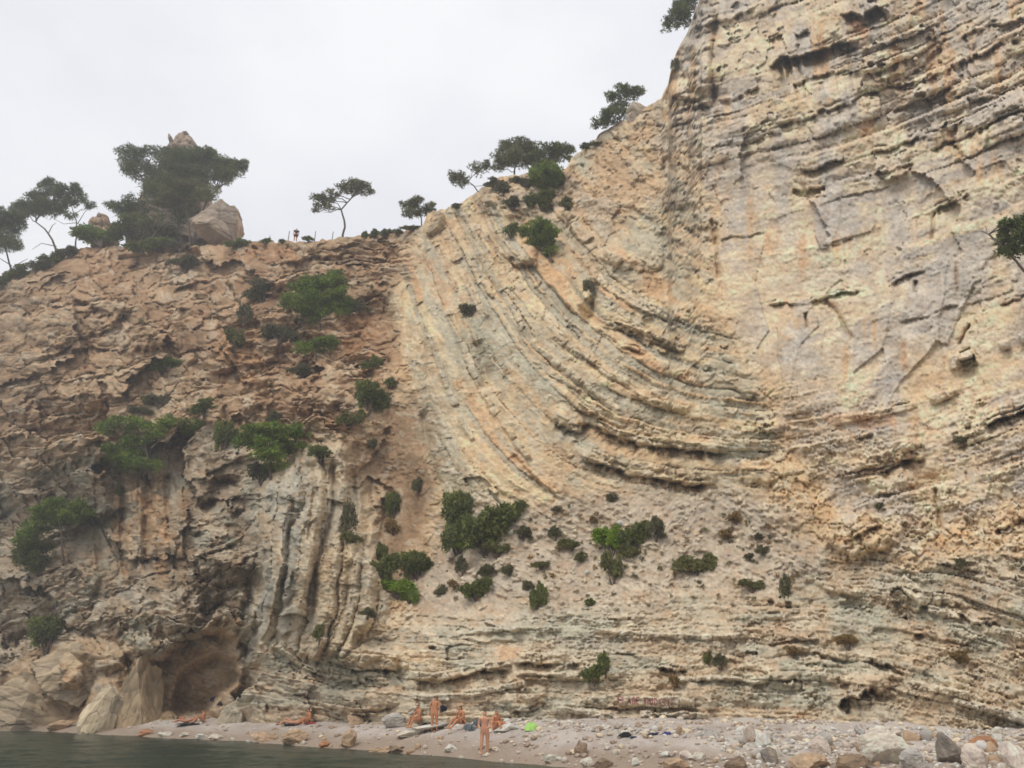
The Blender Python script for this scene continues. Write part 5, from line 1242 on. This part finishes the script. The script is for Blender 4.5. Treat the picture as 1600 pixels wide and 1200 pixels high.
for a_ in [
    (722, 795, 34, 38, 'dark', 'largest dark bush on the scree, tall left half', GS), (760, 825, 42, 36, 'dark', 'broad dark bush forming the right half of the largest scree thicket', GS), (716, 835, 28, 28, 'dark', 'dark bush at the lower left of the largest scree thicket', GS),
    (720, 852, 19, 11, 'bright', 'bright yellow-green bush at the foot of the largest scree thicket', GS), (777, 858, 21, 11, 'olive', 'grey-green bush at the lower right foot of the largest thicket', GS), (805, 797, 16, 14, 'dark', 'small dark bush just right of the largest thicket top', GS), (818, 832, 15, 10, 'dull', 'dull bush hugging the right flank of the largest thicket', GS),
    (956, 842, 25, 25, 'bright', 'bright green rounded bush in the middle of the scree', GS), (957, 885, 16, 24, 'olive', 'drooping olive bush directly below the bright green rounded one', GS), (994, 835, 22, 20, 'dark', 'dark ragged bush right of the bright green rounded one', GS), (1025, 825, 15, 18, 'dull', 'dull thin bush at the right end of the central scree bushes', GS), (986, 858, 16, 14, 'olive', 'olive bush between the bright one and the dark ragged one', GS),
    (650, 880, 27, 25, 'dark', 'dark round bush at the gully mouth above a bright green mat', GW), (600, 888, 24, 22, 'dark', 'dark bush left of the round one at the gully mouth', GW), (590, 862, 15, 14, 'dark', 'small dark bush above the bright green mat to the left', GW), (622, 918, 33, 14, 'bright', 'bright green mat-like bush low beside the upright rock ribs', GW), (640, 930, 18, 13, 'freshpine', 'green bush under the right end of the bright green mat', GW),
    (745, 920, 23, 16, 'dark', 'isolated dark bush on the lower scree', GS), (840, 930, 14, 21, 'dark', 'tall narrow dark bush on the lower scree', GS), (893, 848, 18, 10, 'olive', 'olive bush on the scree left of the bright green rounded one', GS), (868, 833, 11, 9, 'dull', 'small dull bush uphill of the olive scree bush', GS), (907, 870, 10, 7, 'olive', 'small olive tuft downhill of the olive scree bush', GS), (847, 882, 14, 7, 'olive', 'low olive mat on bare scree left of centre', GS),
    (765, 892, 16, 11, 'dull', 'dull bush between the largest thicket and the isolated dark bush', GS), (722, 885, 10, 14, 'dull', 'thin dull bush left of the isolated dark one', GS), (795, 890, 10, 8, 'dull', 'dull tuft right below the largest thicket', GS), (826, 912, 9, 8, 'dull', 'dull tuft above the tall narrow scree bush', GS), (690, 918, 9, 9, 'dull', 'dull tuft at the left border of the lower scree', GS), (710, 910, 8, 6, 'dry', 'dry tuft beside the left border of the lower scree', GS),
    (1090, 880, 29, 15, 'olive', 'wide olive-grey bush on the right part of the scree', GS), (1150, 808, 12, 9, 'dry', 'brown dry bush high on the right scree', GS), (1138, 837, 12, 10, 'dry', 'brown dry bush below the highest dry one', GS), (1174, 914, 19, 9, 'olive', 'flat olive bush on the bench edge below the right scree', GS), (1228, 908, 9, 20, 'dull', 'upright dull bush in a rock cleft right of the scree', GS), (924, 940, 9, 6, 'dark', 'tiny dark cushion plant on the pale lower scree', GS), (1190, 855, 9, 8, 'dull', 'dull tuft on the upper right scree', GS), (1185, 838, 7, 6, 'dull', 'smaller dull tuft above another on the upper right scree', GS), (1170, 868, 8, 5, 'dull', 'flat dull tuft left of the right scree tufts', GS), (957, 775, 9, 6, 'dull', 'dull tuft under the lowest folded bed', GS), (870, 793, 7, 5, 'dull', 'tiny dull tuft at the top of the scree', GS), (928, 810, 6, 6, 'dry', 'reddish dry tuft above the bright green rounded bush', GS),
    (928, 1052, 18, 14, 'dark', 'dark bush sprouting from the low bench above the red writing', 'bushes on the low benches'), (946, 1038, 10, 16, 'dark', 'upright dark bush behind the bench bush above the red writing', 'bushes on the low benches'), (1107, 1026, 7, 10, 'olive', 'small upright olive bush on the bench left of a brown one', 'bushes on the low benches'), (1126, 1034, 12, 10, 'dull', 'dull brownish bush on the bench beside a small olive one', 'bushes on the low benches'), (1052, 1060, 7, 11, 'dry', 'ochre dry tuft under a bench overhang', 'bushes on the low benches'),
    (1323, 1001, 17, 12, 'dry', 'brown dry bush under a ledge on the lower right cliff', 'dry bushes on the right cliff'), (1241, 1018, 11, 8, 'dry', 'smaller brown dry bush left of the ledge bush', 'dry bushes on the right cliff'), (1495, 1025, 18, 9, 'dry', 'wide straw-coloured tuft on the far lower right cliff', 'dry bushes on the right cliff'), (1372, 790, 6, 6, 'dull', 'single dark tuft on the bulging rock of the right cliff', 'dry bushes on the right cliff'), (1503, 877, 7, 8, 'dull', 'dull tuft on the right cliff near the picture edge', 'dry bushes on the right cliff'), (1498, 684, 9, 7, 'dull', 'dull plant under a slanting ledge on the right cliff', 'dry bushes on the right cliff'),
    (615, 785, 15, 23, 'dark', 'dark bush halfway up the brown gully', GW), (654, 752, 9, 13, 'dull', 'small dull bush at the right side of the brown gully', GW), (545, 808, 13, 26, 'dull', 'tall dull bush in the cleft behind the upright rock ribs', GW), (550, 838, 16, 11, 'olive', 'olive bush on top of the rightmost upright rib', GW), (577, 612, 25, 27, 'dark', 'big dark bush at the head of the brown gully', GW), (550, 652, 18, 14, 'olive', 'olive bush below left of the gully head bush', GW), (580, 568, 16, 14, 'dark', 'dark bush above the gully head bush', GW), (608, 594, 9, 8, 'dark', 'small dark bush right of the gully head bush', GW), (614, 822, 12, 12, 'dry', 'brown dry bush low in the gully', GW), (584, 690, 9, 8, 'dull', 'dull tuft on the gully side above the ribs', GW), (575, 958, 14, 8, 'dull', 'dull bush at the foot of the rightmost rib', GW), (500, 985, 9, 14, 'olive', 'olive bush in the notch at the base of the ribs', GW), (500, 707, 21, 15, 'dark', 'dark bush right of the dome-shaped pine', GL), (410, 735, 20, 18, 'dull', 'dull shrub under the dome-shaped pine', GL),
    (290, 411, 26, 13, 'dull', 'grey-green wide shrub on the upper left slope', GL), (410, 452, 26, 19, 'dull', 'dark shrub left of the broad green slope pine', GL), (366, 527, 15, 18, 'olive', 'olive shrub on a rock shelf of the left slope', GL), (436, 517, 24, 18, 'dull', 'dull dark shrub below the broad green slope pine', GL), (382, 487, 13, 17, 'dull', 'narrow dull shrub above the shelf shrub', GL), (320, 636, 20, 14, 'dark', 'dark shrub in a hollow above the long drooping pine', GL), (350, 676, 20, 28, 'dark', 'dark shrub between the drooping pine and the dome-shaped one', GL), (250, 624, 25, 11, 'dull', 'flat dark shrub in the crevice above the drooping pine', GL), (255, 568, 28, 14, 'freshpine', 'bright green cushion shrub on the left face', GL), (432, 652, 14, 12, 'dull', 'dull shrub above the dome-shaped pine', GL), (75, 985, 36, 28, 'dark', 'large dark shrub low on the far left cliff above the boulders', GL), (218, 640, 16, 8, 'dull', 'low dull shrub at the left of the crevice shrub', GL), (470, 580, 20, 12, 'dull', 'dull shrub under the flat yellow-green pine', GL), (185, 762, 5, 9, 'dark', 'small dark plant on the pillar tops', GL), (562, 480, 12, 10, 'dull', 'dull shrub at the right edge of the broad slope pine', GL),
    (735, 482, 14, 12, 'dull', 'dull shrub in a dark notch of the folded beds', 'bushes on the folded beds'), (921, 442, 9, 14, 'dull', 'thin dull shrub in a crack right of the folded beds', 'bushes on the folded beds'), (798, 358, 13, 12, 'dark', 'dark shrub left of the vivid young pine', 'bushes on the folded beds'), (787, 294, 12, 12, 'dull', 'dull shrub just below the silvery ridge pine', 'bushes on the folded beds'), (845, 312, 22, 17, 'dark', 'dark shrub in shade under the light green bushy pine', 'bushes on the folded beds'), (800, 318, 14, 12, 'dull', 'dull shrub in the gully under the ridge pines', 'bushes on the folded beds'), (775, 285, 16, 9, 'dull', 'low dull shrub on the ridge between two pines', 'bushes on the folded beds'), (884, 318, 12, 10, 'olive', 'olive shrub right of the shaded dark one below the ridge', 'bushes on the folded beds'), (816, 282, 16, 10, 'dull', 'low shrub at the foot of the silvery ridge pine', 'bushes on the folded beds'), (716, 321, 10, 4, 'dull', 'low dark cushion on the ridge left of the grey pine', 'bushes on the folded beds'), (930, 224, 10, 5, 'dull', 'low dark cushion on the ridge below the two-tiered pine', 'bushes on the folded beds'), (915, 228, 8, 6, 'dull', 'second low cushion lower on the ridge below the two-tiered pine', 'bushes on the folded beds'), (1056, 96, 7, 12, 'dull', 'dark plant hanging at the edge of the upper right cliff', 'bushes on the folded beds'),
    (5, 436, 20, 12, 'dark', 'dark shrub at the extreme left of the cliff top', GT), (32, 424, 18, 12, 'dark', 'second dark cliff-top shrub from the left edge', GT), (58, 414, 18, 11, 'dull', 'dull cliff-top shrub under the arching pine', GT), (82, 404, 18, 11, 'dark', 'dark cliff-top shrub at the foot of the arching pine', GT), (108, 394, 18, 10, 'dull', 'dull cliff-top shrub at the foot of the slender pine', GT), (160, 366, 38, 15, 'freshpine', 'wide light green shrub between the slender pine and the dense clump', GT), (130, 362, 18, 8, 'olive', 'olive shrub left of the wide light green one', GT), (222, 384, 24, 11, 'dark', 'dark shrub below the dense skyline clump on the left', GT), (252, 378, 22, 10, 'freshpine', 'fresh green shrub at the foot of the dense skyline clump', GT), (200, 352, 26, 20, 'dark', 'tall dark shrub filling the foot of the dense clump', GT), (240, 362, 30, 18, 'dull', 'dull shrub filling the middle foot of the dense clump', GT), (282, 382, 24, 8, 'dull', 'low dull shrub in front of the brown boulder', GT), (370, 380, 20, 8, 'dark', 'dark low shrub right of the brown boulder', GT), (415, 377, 10, 5, 'dark', 'dark cushion left of the ridge walker', GT), (440, 376, 6, 4, 'dark', 'tiny dark cushion beside the ridge walker', GT), (482, 372, 8, 5, 'greypine', 'grey shrub right of the ridge walker', GT), (572, 366, 6, 7, 'dark', 'dark upright shrub right of the lone umbrella pine', GT), (586, 364, 8, 6, 'greypine', 'first grey shrub right of the dark upright one', GT), (603, 362, 9, 6, 'greypine', 'larger grey shrub on the ridge between the two lone pines', GT), (622, 361, 8, 5, 'greypine', 'grey shrub left of the small round-topped pine', GT), (645, 356, 16, 5, 'olive', 'flat green shrub at the foot of the small round-topped pine', GT)]:
    bush(*a_)
# fine tufts no one could count, on the scree and ledges
rs = np.random.RandomState(91); tv, tf, tt_ = [], [], []
nv_ = 0
for _ in range(150):
    x_, y_ = rs.uniform(690, 1250), rs.uniform(790, 940)
    if rs.rand() < .35: x_, y_ = rs.uniform(180, 620), rs.uniform(400, 700)
    p = on_cliff(x_, y_, .08); s_ = px_m(p) * rs.uniform(2, 4.2)
    kd = ['dull', 'dry', 'olive', 'dry'][rs.randint(4)]
    v, f, t = leaf_cloud([([p.x, p.y, p.z], [s_, s_, s_])], 24, s_ * .8, s_ * .12, GREENS[kd], rs)
    tv.append(v); tf.append(f + nv_); tt_.append(t); nv_ += len(v)
tag(link('undergrowth', np_mesh('undergrowth', np.concatenate(tv), np.concatenate(tf), LEAF, False, np.concatenate(tt_))), kind='stuff')
# ====================================================================== PEOPLE
SKIN_A = plain_material('tanned_skin', (.50, .215, .105), .6, .06, 6, .35)
SKIN_B = plain_material('fair_skin', (.60, .30, .18), .6, .06, 6, .35)
HAIR_D = plain_material('dark_hair', (.022, .016, .012), .6, .3, 40)
HAIR_G = plain_material('reddish_skin_and_short_hair', (.20, .11, .07), .6, .2, 40)
CLOTH = {'navy': plain_material('navy_cloth', (.018, .022, .05), .9, .2, 8), 'black': plain_material('black_cloth', (.014, .014, .016), .9, .2, 8), 'blue': plain_material('blue_cloth', (.03, .04, .16), .9, .2, 8),
         'lime': plain_material('lime_cloth', (.36, .62, .16), .8, .12, 5), 'grey': plain_material('grey_cloth', (.16, .19, .20), .9, .25, 6), 'red': plain_material('red_cloth', (.32, .06, .05), .9, .15, 6), 'white': plain_material('white_cloth', (.62, .60, .58), .9, .1, 6), 'plum': plain_material('plum_cloth', (.07, .03, .04), .9, .15, 6)}

def skin(name, joints, edges, mat, parent=None, root=0, sub=2):
    me = bpy.data.meshes.new(name)
    me.from_pydata([j[:3] for j in joints], edges, [])
    o = bpy.data.objects.new(name, me); COL.objects.link(o)
    md = o.modifiers.new('skin', 'SKIN'); md.use_smooth_shade = True
    sk = me.skin_vertices[0].data
    for i, j in enumerate(joints):
        sk[i].radius = (j[3], j[4] if len(j) > 4 else j[3]); sk[i].use_root = (i == root)
    o.modifiers.new('sub', 'SUBSURF').levels = sub
    o.modifiers['sub'].render_levels = sub
    dg = bpy.context.evaluated_depsgraph_get()
    dg.update()
    m2 = bpy.data.meshes.new_from_object(o.evaluated_get(dg))
    m2.materials.clear(); m2.materials.append(mat)
    bpy.data.objects.remove(o); bpy.data.meshes.remove(me)
    m2.name = name
    return link(name, m2, parent)

def body(J):
    """J: pose points -> joints and edges of one continuous figure"""
    n, e, idx = [], [], {}
    def add(k, p, r, to=None, r2=None):
        idx[k] = len(n); n.append((*p, r, r2 or r))
        if to is not None: e.append((idx[to], idx[k]))
    lerp = lambda a, b, t: tuple(a[i] + (b[i] - a[i]) * t for i in range(3))
    add('pelvis', J['pelvis'], .145, None, .11)
    add('waist', lerp(J['pelvis'], J['chest'], .5), .125, 'pelvis', .095)
    add('chest', J['chest'], .155, 'waist', .11)
    add('neck', J['neck'], .055, 'chest')
    add('jaw', lerp(J['neck'], J['head'], .5), .075, 'neck', .085)
    add('skull', J['head'], .085, 'jaw', .10)
    for s_ in 'lr':
        add('sh' + s_, J['sh' + s_], .062, 'chest'); add('el' + s_, J['el' + s_], .043, 'sh' + s_); add('wr' + s_, J['wr' + s_], .030, 'el' + s_)
        h = J['ha' + s_]
        add('pa' + s_, lerp(J['wr' + s_], h, .5), .038, 'wr' + s_, .02); add('ha' + s_, h, .022, 'pa' + s_, .014)
        add('th' + s_, tuple(np.array(lerp(J['wr' + s_], h, .7)) + np.array([0.0, -.05, .0])), .012, 'pa' + s_)
        add('hi' + s_, J['hi' + s_], .098, 'pelvis'); add('kn' + s_, J['kn' + s_], .064, 'hi' + s_)
        add('ca' + s_, lerp(J['kn' + s_], J['an' + s_], .35), .058, 'kn' + s_); add('an' + s_, J['an' + s_], .038, 'ca' + s_)
        add('to' + s_, J['to' + s_], .034, 'an' + s_, .022)
    return n, e

def stand(lean=0, stride=0.0, arms='down'):
    J = dict(pelvis=(0, 0, .93), chest=(0, -lean, 1.30), neck=(0, -lean, 1.47), head=(0, -lean - .015, 1.63), shl=(-.18, -lean, 1.40), shr=(.18, -lean, 1.40), hil=(-.095, 0, .86), hir=(.095, 0, .86),
        knl=(-.10, -.03 - stride * .5, .48), knr=(.10, -.01 + stride * .5, .48), anl=(-.105, -stride, .07), anr=(.105, stride, .07), tol=(-.12, -stride - .15, .03), tor=(.12, stride - .15, .03))
    for s_, q in (('l', -1), ('r', 1)):
        if arms == 'down': J['el' + s_] = (.24 * q, .02, 1.12); J['wr' + s_] = (.25 * q, -.03, .88); J['ha' + s_] = (.25 * q, -.05, .72)
        if arms == 'front': J['el' + s_] = (.23 * q, -lean, 1.12); J['wr' + s_] = (.15 * q, -.20, 1.02); J['ha' + s_] = (.05 * q, -.24, 1.0)
        if arms == 'hips': J['el' + s_] = (.30 * q, .08, 1.14); J['wr' + s_] = (.19 * q, -.05, 1.0); J['ha' + s_] = (.14 * q, -.12, .96)
    return J
def sit(seat=.12, knees=.5, lean=.12, foot=-.62):
    J = dict(pelvis=(0, .05, seat), chest=(0, .05 - lean * .6, seat + .40), neck=(0, .05 - lean, seat + .56), head=(0, .03 - lean - .03, seat + .72), shl=(-.18, .05 - lean, seat + .48), shr=(.18, .05 - lean, seat + .48), hil=(-.10, .0, seat - .01), hir=(.10, .0, seat - .01),
        knl=(-.15, -.40, max(.12, knees)), knr=(.13, -.40, max(.12, knees * .9)), anl=(-.13, foot, .06), anr=(.13, foot - .04, .06), tol=(-.13, foot - .15, .03), tor=(.13, foot - .19, .03))
    for s_, q in (('l', -1), ('r', 1)):
        J['el' + s_] = (.24 * q, -.12, seat + .24); J['wr' + s_] = (.17 * q, -.34, max(seat + .14, knees - .02)); J['ha' + s_] = (.10 * q, -.46, max(seat + .12, knees - .02))
    return J
def lie():
    J = dict(pelvis=(0, 0, .13), chest=(.0, .40, .26), neck=(0, .55, .38), head=(0, .66, .50), shl=(-.18, .50, .30), shr=(.18, .50, .30), hil=(-.10, -.06, .12), hir=(.10, -.06, .12),
        knl=(-.12, -.44, .42), knr=(.10, -.48, .24), anl=(-.12, -.66, .06), anr=(.10, -.86, .06), tol=(-.12, -.80, .05), tor=(.10, -.95, .14))
    for s_, q in (('l', -1), ('r', 1)):
        J['el' + s_] = (.24 * q, .62, .06); J['wr' + s_] = (.22 * q, .42, .05); J['ha' + s_] = (.20 * q, .30, .05)
    return J

def person(px, py, J, yaw, mat, hair, label, height=1.0, pos=None, group='people on the beach', longhair=False):
    p = pos or ground_at(px, py)
    n, e = body(J)
    o = skin('person', n, e, mat)
    o.location = p; o.rotation_euler = (0, 0, yaw); o.scale = (height * 1.14, height * 1.12, height)
    h = Vector(J['head'])
    v = [(h.x, h.y + .015, h.z + .03, .098, .102), (h.x, h.y + .05, h.z - .06, .07, .06)]
    if longhair: v += [(h.x, h.y + .09, h.z - .18, .075, .05), (h.x, h.y + .10, h.z - .30, .05, .035)]
    hh = skin('hair', v, [(i, i + 1) for i in range(len(v) - 1)], hair, o)
    return tag(o, label, 'person', group)

person(678, 1143, stand(.02, .04), math.radians(160), SKIN_A, HAIR_D, 'tanned standing person with short dark hair, back turned, near the pale slab')
person(757, 1180, stand(.03, .08, 'front'), math.radians(-10), SKIN_B, HAIR_G, 'fair standing person walking down the shingle nearest the water', 1.02)
person(654, 1122, sit(.42, .5, .1, -.5), math.radians(-55), SKIN_A, HAIR_D, 'dark-haired person seated on a rock right behind the standing tanned person')
person(722, 1139, sit(.30, .46, .16, -.66), math.radians(-50), SKIN_A, HAIR_D, 'long-haired tanned person sitting alone with knees raised, facing left', longhair=True)
person(774, 1142, sit(.12, .42, .1, -.6), math.radians(40), SKIN_A, HAIR_G, 'person sitting on the ground right beside the fair walking person')
person(291, 1130, lie(), math.radians(90 + 180), SKIN_A, HAIR_D, 'person lying propped on elbows with legs towards the left, near the cave')
person(318, 1129, sit(.12, .44, .14, -.6), math.radians(-60), SKIN_A, HAIR_D, 'person sitting upright beside the reclining one near the cave')
person(458, 1118, lie(), math.radians(95 + 180), SKIN_B, HAIR_D, 'person lying on a dark towel below the low overhang')
person(483, 1117, sit(.12, .3, .12, -.7), math.radians(-50), SKIN_A, HAIR_D, 'person sitting upright next to the one on the dark towel')

# the walker on the ridge
wp = Vector([float(q) for q in at_Y(461, float(skyy[(colpx > 452) & (colpx < 470)].min()) + 2, surf_Y(461, 378) + .35)])
J = stand(0, .03)
n, e = body(J)
w = skin('person', n, e, SKIN_A); w.location = wp + Vector((0, 0, .05)); w.rotation_euler = (0, 0, .3); w.scale = (1.3, 1.3, 1.22)
skin('shirt', [(0, 0, 1.0, .16, .125), (0, 0, 1.15, .145, .12), (0, 0, 1.34, .175, .13), (-.185, 0, 1.40, .085, .085), (-.225, .01, 1.22, .07, .07), (.185, 0, 1.40, .085, .085), (.225, .01, 1.22, .07, .07)], [(0, 1), (1, 2), (2, 3), (3, 4), (2, 5), (5, 6)], CLOTH['navy'], w)
skin('shorts', [(0, 0, .94, .155, .125), (-.10, 0, .84, .12, .12), (-.105, -.03, .58, .10, .10), (.10, 0, .84, .12, .12), (.105, -.01, .58, .10, .10)], [(0, 1), (1, 2), (0, 3), (3, 4)], CLOTH['plum'], w)
skin('hair', [(0, 0, 1.66, .098, .102), (0, .04, 1.58, .07, .06)], [(0, 1)], HAIR_D, w)
tag(w, 'lone walker in a dark shirt and plum shorts standing on the ridge path', 'person')

# ---- things lying about
def heap(name, px, py, w, h, mat, label, cat, seed, lift=0.0, out_=0.0):
    rs = np.random.RandomState(seed)
    p = ground_at(px, py)
    if out_: p = on_cliff(px, py, out_)
    s_ = px_m(p)
    n = 26
    u, v = np.meshgrid(np.linspace(-1, 1, n), np.linspace(-1, 1, n))
    r = np.sqrt(u * u + v * v)
    z = np.clip(1 - r ** 2.2, 0, 1) ** .6 * (.65 + .5 * fbm(u * 1.6 + seed, v * 1.6, seed, 3)) + .14 * ridged(u * 2 + seed, v * 2, seed + 2, 2) * (r < 1)
    edge_ = 1 + .25 * fbm(np.cos(np.arctan2(v, u)) * 1.5 + seed, np.sin(np.arctan2(v, u)) * 1.5, seed + 5, 2)
    X = u * w * s_ / 2 * edge_; Yv = v * w * s_ / 2.6 * edge_
    Z = z * h * s_ * 1.15 - .02
    ix = np.arange(n * n).reshape(n, n)
    q = np.stack([ix[:-1, :-1], ix[:-1, 1:], ix[1:, 1:], ix[1:, :-1]], -1).reshape(-1, 4)
    o = link(name, np_mesh(name, np.stack([X, Yv, Z], -1), q, mat))
    o.location = p + Vector((0, 0, lift))
    return tag(o, label, cat)
def bag(name, px, py, w, h, mat, label, seed):
    """a soft rucksack: body, flap, straps"""
    p = ground_at(px, py); s_ = px_m(p)
    bm = bmesh.new(); bmesh.ops.create_cube(bm, size=1)
    bmesh.ops.bevel(bm, geom=bm.edges[:], offset=.22, segments=4, affect='EDGES')
    for v in bm.verts:
        v.co.x *= w * s_ * (1 - .12 * (v.co.z > .1)); v.co.y *= w * s_ * .6; v.co.z *= h * s_
        v.co += Vector((.02, .02, .015)) * float(noise(np.array([v.co.x * 9 + seed]), np.array([v.co.z * 9]), seed)[0])
    me = bpy.data.meshes.new(name); bm.to_mesh(me); bm.free(); me.materials.append(mat)
    o = link(name, me); o.location = p + Vector((0, 0, h * s_ * .48)); o.rotation_euler = (.1, .12, random.uniform(-.6, .6))
    tag(o, label, 'bag')
    for q in (-1, 1):
        v, f = tube([(q * w * s_ * .22, -w * s_ * .3, h * s_ * .42), (q * w * s_ * .25, -w * s_ * .44, h * s_ * .1), (q * w * s_ * .22, -w * s_ * .3, -h * s_ * .35)], [.025] * 3, 5)
        link('strap', np_mesh('strap', v, f, mat), o)
    v, f = tube([(-w * s_ * .08, 0, h * s_ * .46), (0, 0, h * s_ * .58), (w * s_ * .08, 0, h * s_ * .46)], [.02] * 3, 5)
    link('handle', np_mesh('handle', v, f, mat), o)
    return o
bag('rucksack', 691, 1112, 14, 9, CLOTH['navy'], 'navy rucksack on the rock right of the standing tanned person', 3)
bag('rucksack', 664, 1125, 11, 8, CLOTH['black'], 'black bag on the ground under the person seated on a rock', 4)
bag('rucksack', 733, 1142, 18, 10, CLOTH['grey'], 'dark grey bag beside the long-haired sitting person', 5)
bag('rucksack', 746, 1136, 14, 11, CLOTH['grey'], 'blue-grey bag behind the fair walking person', 6)
heap('beach_bag', 830, 1141, 20, 14, CLOTH['lime'], 'bright lime green beach bag slumped at the cliff foot', 'bag', 7)
heap('clothes_pile', 976, 1151, 22, 9, CLOTH['black'], 'black pile of clothes at the cliff foot below the red writing', 'clothes', 8)
heap('clothes_pile', 992, 1153, 16, 3, CLOTH['navy'], 'flat navy cloth beside the black pile of clothes', 'clothes', 9)
heap('clothes_pile', 1043, 1148, 14, 6, CLOTH['blue'], 'bright blue cloth among pale stones at the cliff foot', 'clothes', 10)
heap('clothes_pile', 1022, 1148, 22, 4, CLOTH['navy'], 'dark blue cloth left of the bright blue one', 'clothes', 11)
heap('beach_towel', 440, 1119, 16, 4, CLOTH['navy'], 'navy towel left of the reclining person below the overhang', 'towel', 12)
heap('beach_towel', 462, 1119, 40, 3, CLOTH['black'], 'dark towel under the reclining person below the overhang', 'towel', 13)
heap('beach_towel', 488, 1119, 22, 2.5, CLOTH['red'], 'red towel under the upright sitter below the overhang', 'towel', 14)
heap('beach_towel', 300, 1131, 46, 2, CLOTH['black'], 'dark towel under the two people near the cave', 'towel', 15)
heap('clothes_pile', 332, 1095, 9, 7, CLOTH['navy'], 'dark blue garment spread on the pale rock right of the cave', 'clothes', 16, out_=.25)
heap('clothes_pile', 345, 1102, 12, 6, CLOTH['black'], 'black garment lower on the pale rock right of the cave', 'clothes', 17, out_=.25)

# ---- path posts on the ridge
WOOD = plain_material('weathered_post', (.20, .16, .12), .9, .3, 10)
def post(px, y0, y1, label):
    y0 = float(np.interp(px, colpx, skyy)) + 1
    Y = surf_Y(px, y0 + 1) + .3
    a = at_Y(px, y0, Y); b_ = at_Y(px, y1, Y)
    h = float(b_[2] - a[2])
    v, f = tube([(0, 0, -.35), (.01, 0, h * .5), (.02, .01, h)], [.055, .05, .045], 8)
    v.append((.02, .01, h + .02)); t_ = len(v) - 1
    bm = bmesh.new(); bv = [bm.verts.new(q) for q in v]
    for ff in f: bm.faces.new([bv[i] for i in ff])
    for s_ in range(8): bm.faces.new([bv[16 + s_], bv[16 + (s_ + 1) % 8], bv[t_]])
    me = bpy.data.meshes.new('fence_post'); bm.to_mesh(me); bm.free(); me.materials.append(WOOD)
    o = link('fence_post', me); o.location = (float(a[0]), float(Y), float(a[2]))
    tag(o, label, 'post', 'path posts on the ridge')
post(450, 378, 361, 'thin wooden post just left of the ridge walker')
post(491, 376, 361, 'thin wooden post between the ridge walker and the lone umbrella pine')
post(519, 374, 362, 'thin wooden post beside the foot of the lone umbrella pine')
post(420, 380, 368, 'short post at the left end of the ridge path')

# ---- red lettering daubed on the pale bed
RED = plain_material('red_paint', (.40, .15, .13), .8, .4, 30)
GLY = {'P': [[(0, 0), (0, 1), (.6, .95), (.65, .6), (0, .5)]], 'L': [[(0, 1), (0, 0), (.6, 0)]], 'A': [[(0, 0), (.33, 1), (.66, 0)], [(.15, .4), (.52, .4)]], 'G': [[(.65, .85), (.3, 1), (0, .6), (.05, .15), (.4, 0), (.66, .2), (.66, .45), (.4, .45)]], 'E': [[(.6, 1), (0, 1), (0, 0), (.6, 0)], [(0, .5), (.5, .5)]],
       'N': [[(0, 0), (0, 1), (.6, 0), (.6, 1)]], 'U': [[(0, 1), (.03, .15), (.3, 0), (.58, .15), (.6, 1)]], 'D': [[(0, 0), (0, 1), (.4, .95), (.62, .5), (.4, .05), (0, 0)]], 'I': [[(.2, 0), (.2, 1)]], 'S': [[(.6, .9), (.3, 1), (.03, .8), (.1, .55), (.5, .45), (.62, .2), (.3, 0), (0, .12)]], 'T': [[(0, 1), (.66, 1)], [(.33, 1), (.33, 0)]]}
gp = on_cliff(1010, 1098, .4)
words = bpy.data.objects.new('painted_words', None); COL.objects.link(words); words.location = gp
tag(words, 'red hand-painted words PLAGE NUDISTE on the long pale bed', 'graffiti')
xx = 966.0
for ch in 'PLAGE NUDISTE':
    if ch == ' ': xx += 6.0; continue
    vv, ff = [], []
    for st in GLY[ch]:
        P = []
        for (a0, b0), (a1, b1) in zip(st[:-1], st[1:]):
            P += [(a0 + (a1 - a0) * t_, b0 + (b1 - b0) * t_) for t_ in (0, .25, .5, .75)]
        P.append(st[-1])
        W3 = []
        for a0, b0 in P:
            x_ = xx + a0 * 7.0; y_ = 1098.5 + (xx - 966) * .055 - b0 * 10.5
            q_ = on_cliff(x_, y_, .02)
            W3.append(tuple(q_ - gp))
        v2, f2 = tube(W3, [.024] * len(W3), 5)
        ff += [tuple(i + len(vv) for i in f_) for f_ in f2]; vv += v2
    link('letter', np_mesh('letter', vv, ff, RED), words)
    xx += 5.2 if ch == 'I' else 7.2
# ====================================================================== SEA AIR
hm = bpy.data.materials.new('sea_air'); hm.use_nodes = True
ht = hm.node_tree; ht.nodes.clear()
ho = ht.nodes.new('ShaderNodeOutputMaterial'); hv = ht.nodes.new('ShaderNodeVolumePrincipled')
hv.inputs['Color'].default_value = (.93, .93, .95, 1); hv.inputs['Density'].default_value = .0013; hv.inputs['Anisotropy'].default_value = .2
ht.links.new(hv.outputs[0], ho.inputs['Volume'])
X0, X1, Y0, Y1, Z0, Z1 = -170, 120, -12, 185, -5, 95
hz = [(x, y, z) for x in (X0, X1) for y in (Y0, Y1) for z in (Z0, Z1)]
hf = [(0, 1, 3, 2), (4, 6, 7, 5), (0, 4, 5, 1), (2, 3, 7, 6), (0, 2, 6, 4), (1, 5, 7, 3)]
tag(link('haze', np_mesh('haze', hz, hf, hm, False)), kind='stuff')
